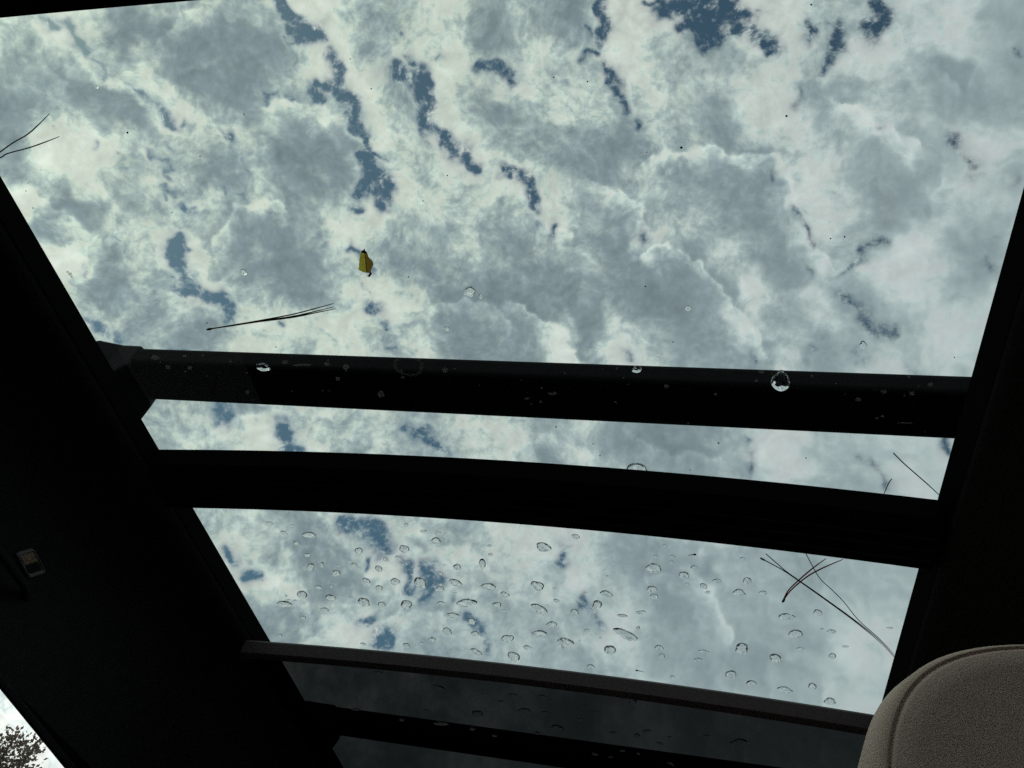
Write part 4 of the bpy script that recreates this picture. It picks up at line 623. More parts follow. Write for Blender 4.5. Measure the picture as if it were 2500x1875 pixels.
b.box(-0.90, -0.76, -1.46, -1.41, -0.02, 0.60); b.box(0.30, 0.44, -1.46, -1.41, -0.02, 0.60); b.box(-0.76, 0.30, -1.46, -1.41, 0.44, 0.60)
b.build('tailgate', M['trim'], car)
b = MB(); b.box(-0.76, 0.30, -1.44, -1.435, -0.02, 0.44); b.build('rear_window', M['roof_pane'], car)

# mesh sunshade drawn back over the front panel
shade = empty('sunshade', (0, 1.05 - 0.5, EYE + ZG - 0.04)); shade.location.x = 0; shade.parent = car
b = MB()
xs = np.linspace(XL - 0.004, XR + 0.004, 25)
def zs(x): return 0.011 * (1 - ((x - XC) / 0.416) ** 2)
b.loft([[(x, 1.0440, 0.5662 + zs(x)),(x, 1.0430, 0.5650 + zs(x)),(x, 1.0445, 0.5490 + zs(x)),(x, 1.0460, 0.5478 + zs(x)),(x, 1.0590, 0.5478 + zs(x)),(x, 1.0600, 0.5490 + zs(x)),(x, 1.0600, 0.5640 + zs(x)),(x, 1.0560, 0.5685 + zs(x)),(x, 1.0460, 0.5685 + zs(x))] for x in xs])
b.build('pull_bar', M['shade_bar'], shade)
b = MB()
b.loft([[(x, 1.0605, 0.5535 + zs(x)),(x, 1.068, 0.5525 + zs(x)),(x, 1.070, 0.560 + zs(x)),(x, 1.0605, 0.562 + zs(x))] for x in xs])
b.build('shadow_gap_strip', M['rubber'], shade)  # black strip standing in for the shadowed gap between bar and fabric
b = MB()
b.loft([[(x, 1.066, 0.561 + zs(x)),(x, 1.675, 0.561 + zs(x)),(x, 1.675, 0.562 + zs(x)),(x, 1.066, 0.562 + zs(x))] for x in xs])
b.build('shade_fabric', M['fabric'], shade)

# reading lamp and grab handle in the left side roll of the headliner
lamp = empty('map_light', (0, 0, 0)); lamp.parent = car
c_, u_, v_ = (Vector(q) for q in [[-0.77625, 0.75808, 0.47539], [0.00272, 0.00608, 0.00882], [-0.00084, 0.01996, -0.00272]])
n_ = u_.cross(v_).normalized()
if n_.x < 0: n_ = -n_
def lamp_pt(a, b_, h): return c_ + u_ * a + v_ * b_ + n_ * h
def rr(w, h, r, k=5):
    out = []
    for cx, cyy, a0 in ((w - r, h - r, 0),(-w + r, h - r, 90),(-w + r, -h + r, 180),(w - r, -h + r, 270)):
        for i in range(k):
            a = math.radians(a0 + 90 * i / (k - 1)); out.append((cx + r * math.cos(a), cyy + r * math.sin(a)))
    return out
# u_, v_ run from the middle of the lamp to the middles of its sides
b = MB()
b.loft([[lamp_pt(x * 1.0, y, -0.004) for x, y in rr(1, 1, 0.30)], [lamp_pt(x, y, 0.0025) for x, y in rr(1, 1, 0.30)], [lamp_pt(x, y, 0.004) for x, y in rr(0.90, 0.88, 0.28)], [lamp_pt(x, y, 0.0022) for x, y in rr(0.80, 0.77, 0.22)]])
bez = b.build('bezel', M['bezel'], lamp)
b = MB()
for i in range(14):
    a0 = -0.70 + i * 0.1
    b.add([lamp_pt(a0, -0.02, 0.0024), lamp_pt(a0 + 0.05, -0.02, 0.0036), lamp_pt(a0 + 0.1, -0.02, 0.0024), lamp_pt(a0, -0.70, 0.0024), lamp_pt(a0 + 0.05, -0.70, 0.0036), lamp_pt(a0 + 0.1, -0.70, 0.0024)],
          [(0, 1, 4, 3),(1, 2, 5, 4),(0, 2, 1),(3, 4, 5),(0, 3, 5, 2)])
b.build('lens', M['lens'], bez)
b = MB()
b.loft([[lamp_pt(x, y + 0.37, 0.002) for x, y in rr(0.70, 0.34, 0.12)], [lamp_pt(x, y + 0.37, 0.0034) for x, y in rr(0.67, 0.32, 0.12)]])
b.build('switch', M['foot'], bez)
b = MB()
hp = []
for i in range(17):
    t = i / 16
    y = 0.60 + 0.195 * t
    lift = 0.022 * min(1, math.sin(math.pi * t) * 2.2)
    hp.append((-0.789 + lift + 0.002, y, 0.462 - 0.010 * t - 0.3 * lift))
b.tube(hp, [0.006] + [0.0052] * 15 + [0.006], 8)
b.build('grab_handle', M['foot'], car, smooth=True)

# ------------------------------------------------------------------ front seat
seat = empty('front_seat', (0.225, 0.62, EYE - 0.74))
tag(seat, 'beige leather front seat with a rounded headrest showing its piped back', 'car seat')
def sup(a, h, n, k=56):
    out = []
    for i in range(k):
        t = 2 * math.pi * i / k
        c, s = math.cos(t), math.sin(t)
        out.append((a * math.copysign(abs(c) ** (2 / n), c), h * math.copysign(abs(s) ** (2 / n), s)))
    return out
HX, HZ, HA, HH = (0.2335, 0.157, 0.167, 0.149)
def hring(y, inset, dz=0.0):
    k = (y - 0.45) * 0.55
    return [(HX + x, y, HZ + z + dz + k * 0.0) for x, z in sup(HA - inset, HH - inset, 3.7, 96)]
b = MB()
b.loft([hring(0.4565, 0.0105, 0.006), hring(0.4590, 0.0065, 0.004), hring(0.4650, 0.0025), hring(0.475, 0.0), hring(0.53, 0.0), hring(0.548, 0.006), hring(0.560, 0.022), hring(0.565, 0.055)])
hr = b.build('headrest', M['leather_edge_lit'], seat, smooth=True)
b = MB()
b.loft([hring(0.4620, 0.0120, 0.006), hring(0.4560, 0.0128, 0.006), hring(0.4535, 0.0150, 0.006), hring(0.4520, 0.024, 0.006), hring(0.4505, 0.045, 0.006), hring(0.4495, 0.075, 0.006), hring(0.4490, 0.11, 0.006)])
b.build('headrest_back', M['leather'], hr, smooth=True)
b = MB()
ring = [Vector(p) for p in hring(0.4572, 0.0113, 0.006)]
b.tube(ring + [ring[0]], 0.0014, 6, cap=False)
b.build('seam', M['seam'], hr, smooth=True)
for px in (-0.055, 0.055):
    b = MB(); b.tube([(HX + px, 0.508, HZ - HH + 0.02),(HX + px, 0.512, -0.03)], 0.006, 10)
    b.build('headrest_post', M['bar'], seat, smooth=True)
b = MB()
rs = []
for z, w, y0, y1 in ((-0.70, 0.22, 0.60, 0.80),(-0.40, 0.24, 0.54, 0.76),(-0.15, 0.24, 0.49, 0.68),(-0.04, 0.20, 0.475, 0.62),(-0.01, 0.15, 0.485, 0.60)):
    rs.append([(0.225 + w * cx, (y0 + y1) / 2 + (y1 - y0) / 2 * cyy, z) for cx, cyy in [(math.copysign(abs(math.cos(t)) ** 0.6, math.cos(t)), math.copysign(abs(math.sin(t)) ** 0.6, math.sin(t))) for t in np.linspace(0, 2 * math.pi, 33)[:-1]]])
b.loft(rs)
b.build('backrest', M['leather'], seat, smooth=True)
b = MB()
rs = [[(0.225 + w * cx, 0.95 + d * cyy, z) for cx, cyy in [(math.copysign(abs(math.cos(t)) ** 0.5, math.cos(t)), math.copysign(abs(math.sin(t)) ** 0.5, math.sin(t))) for t in np.linspace(0, 2 * math.pi, 33)[:-1]]] for z, w, d in ((-0.74, 0.20, 0.24),(-0.66, 0.25, 0.27),(-0.58, 0.25, 0.27),(-0.55, 0.22, 0.24))]
b.loft(rs)
b.build('seat_cushion', M['leather'], seat, smooth=True)

# ------------------------------------------------------------------ roof rack bars
def rack_bar(yc, label):
    t = empty('roof_rack_bar', (XC, yc, EYE + 0.612))
    tag(t, label, 'roof rack bar', 'roof rack bars across the glass roof')
    zb, zt, hw = 0.690, 0.721, 0.0335
    prof = []
    for cyy, cz, a0, ry, rz in ((hw - 0.013, zt - 0.010, 0, 0.013, 0.010),(-hw + 0.009, zt - 0.009, 90, 0.009, 0.009),(-hw + 0.007, zb + 0.007, 180, 0.007, 0.007),(hw - 0.011, zb + 0.009, 270, 0.011, 0.009)):
        for i in range(6):
            a = math.radians(a0 + 18 * i); prof.append((yc + cyy + ry * math.cos(a), cz + rz * math.sin(a)))
    b = MB(); b.loft([[(x, y, z) for y, z in prof] for x in (-0.716, 0.262)])
    bar = b.build('bar', M['bar'], t)
    b = MB(); b.box(-0.700, 0.246, yc - 0.006, yc + 0.006, zt - 0.0005, zt + 0.0022); b.build('rubber_strip', M['rubber'], bar)
    for sx, x0 in ((-1, -0.7105),(1, 0.2565)):
        b = MB()
        # flared foot: wide clamp at the roof, narrowing up to the bar
        sec = [(0.000, 0.0345, 0.0355, 0.686),(0.028, 0.0350, 0.062, 0.650),(0.055, 0.045, 0.080, 0.622),(0.130, 0.050, 0.085, 0.606)]
        rings = []
        for a, r0, r1, z0 in sec:
            ztop = 0.7222 - 0.35 * max(0, a - 0.045)
            rings.append([(x0 + sx * a, yc - r0, z0),(x0 + sx * a, yc + r1, z0),(x0 + sx * a, yc + min(r1, 0.036) + 0.002, ztop),(x0 + sx * a, yc - r0 * 0.98, ztop)])
        b.loft(rings)
        ft = bevel(b.build('foot', M['foot'], t), 0.004, 2)
    return t
rack_bar(0.672, 'black roof rack bar crossing above the rear glass, dusty, with a foot at its end')
rack_bar(1.564, 'black roof rack bar seen dimly through the mesh sunshade over the front glass')

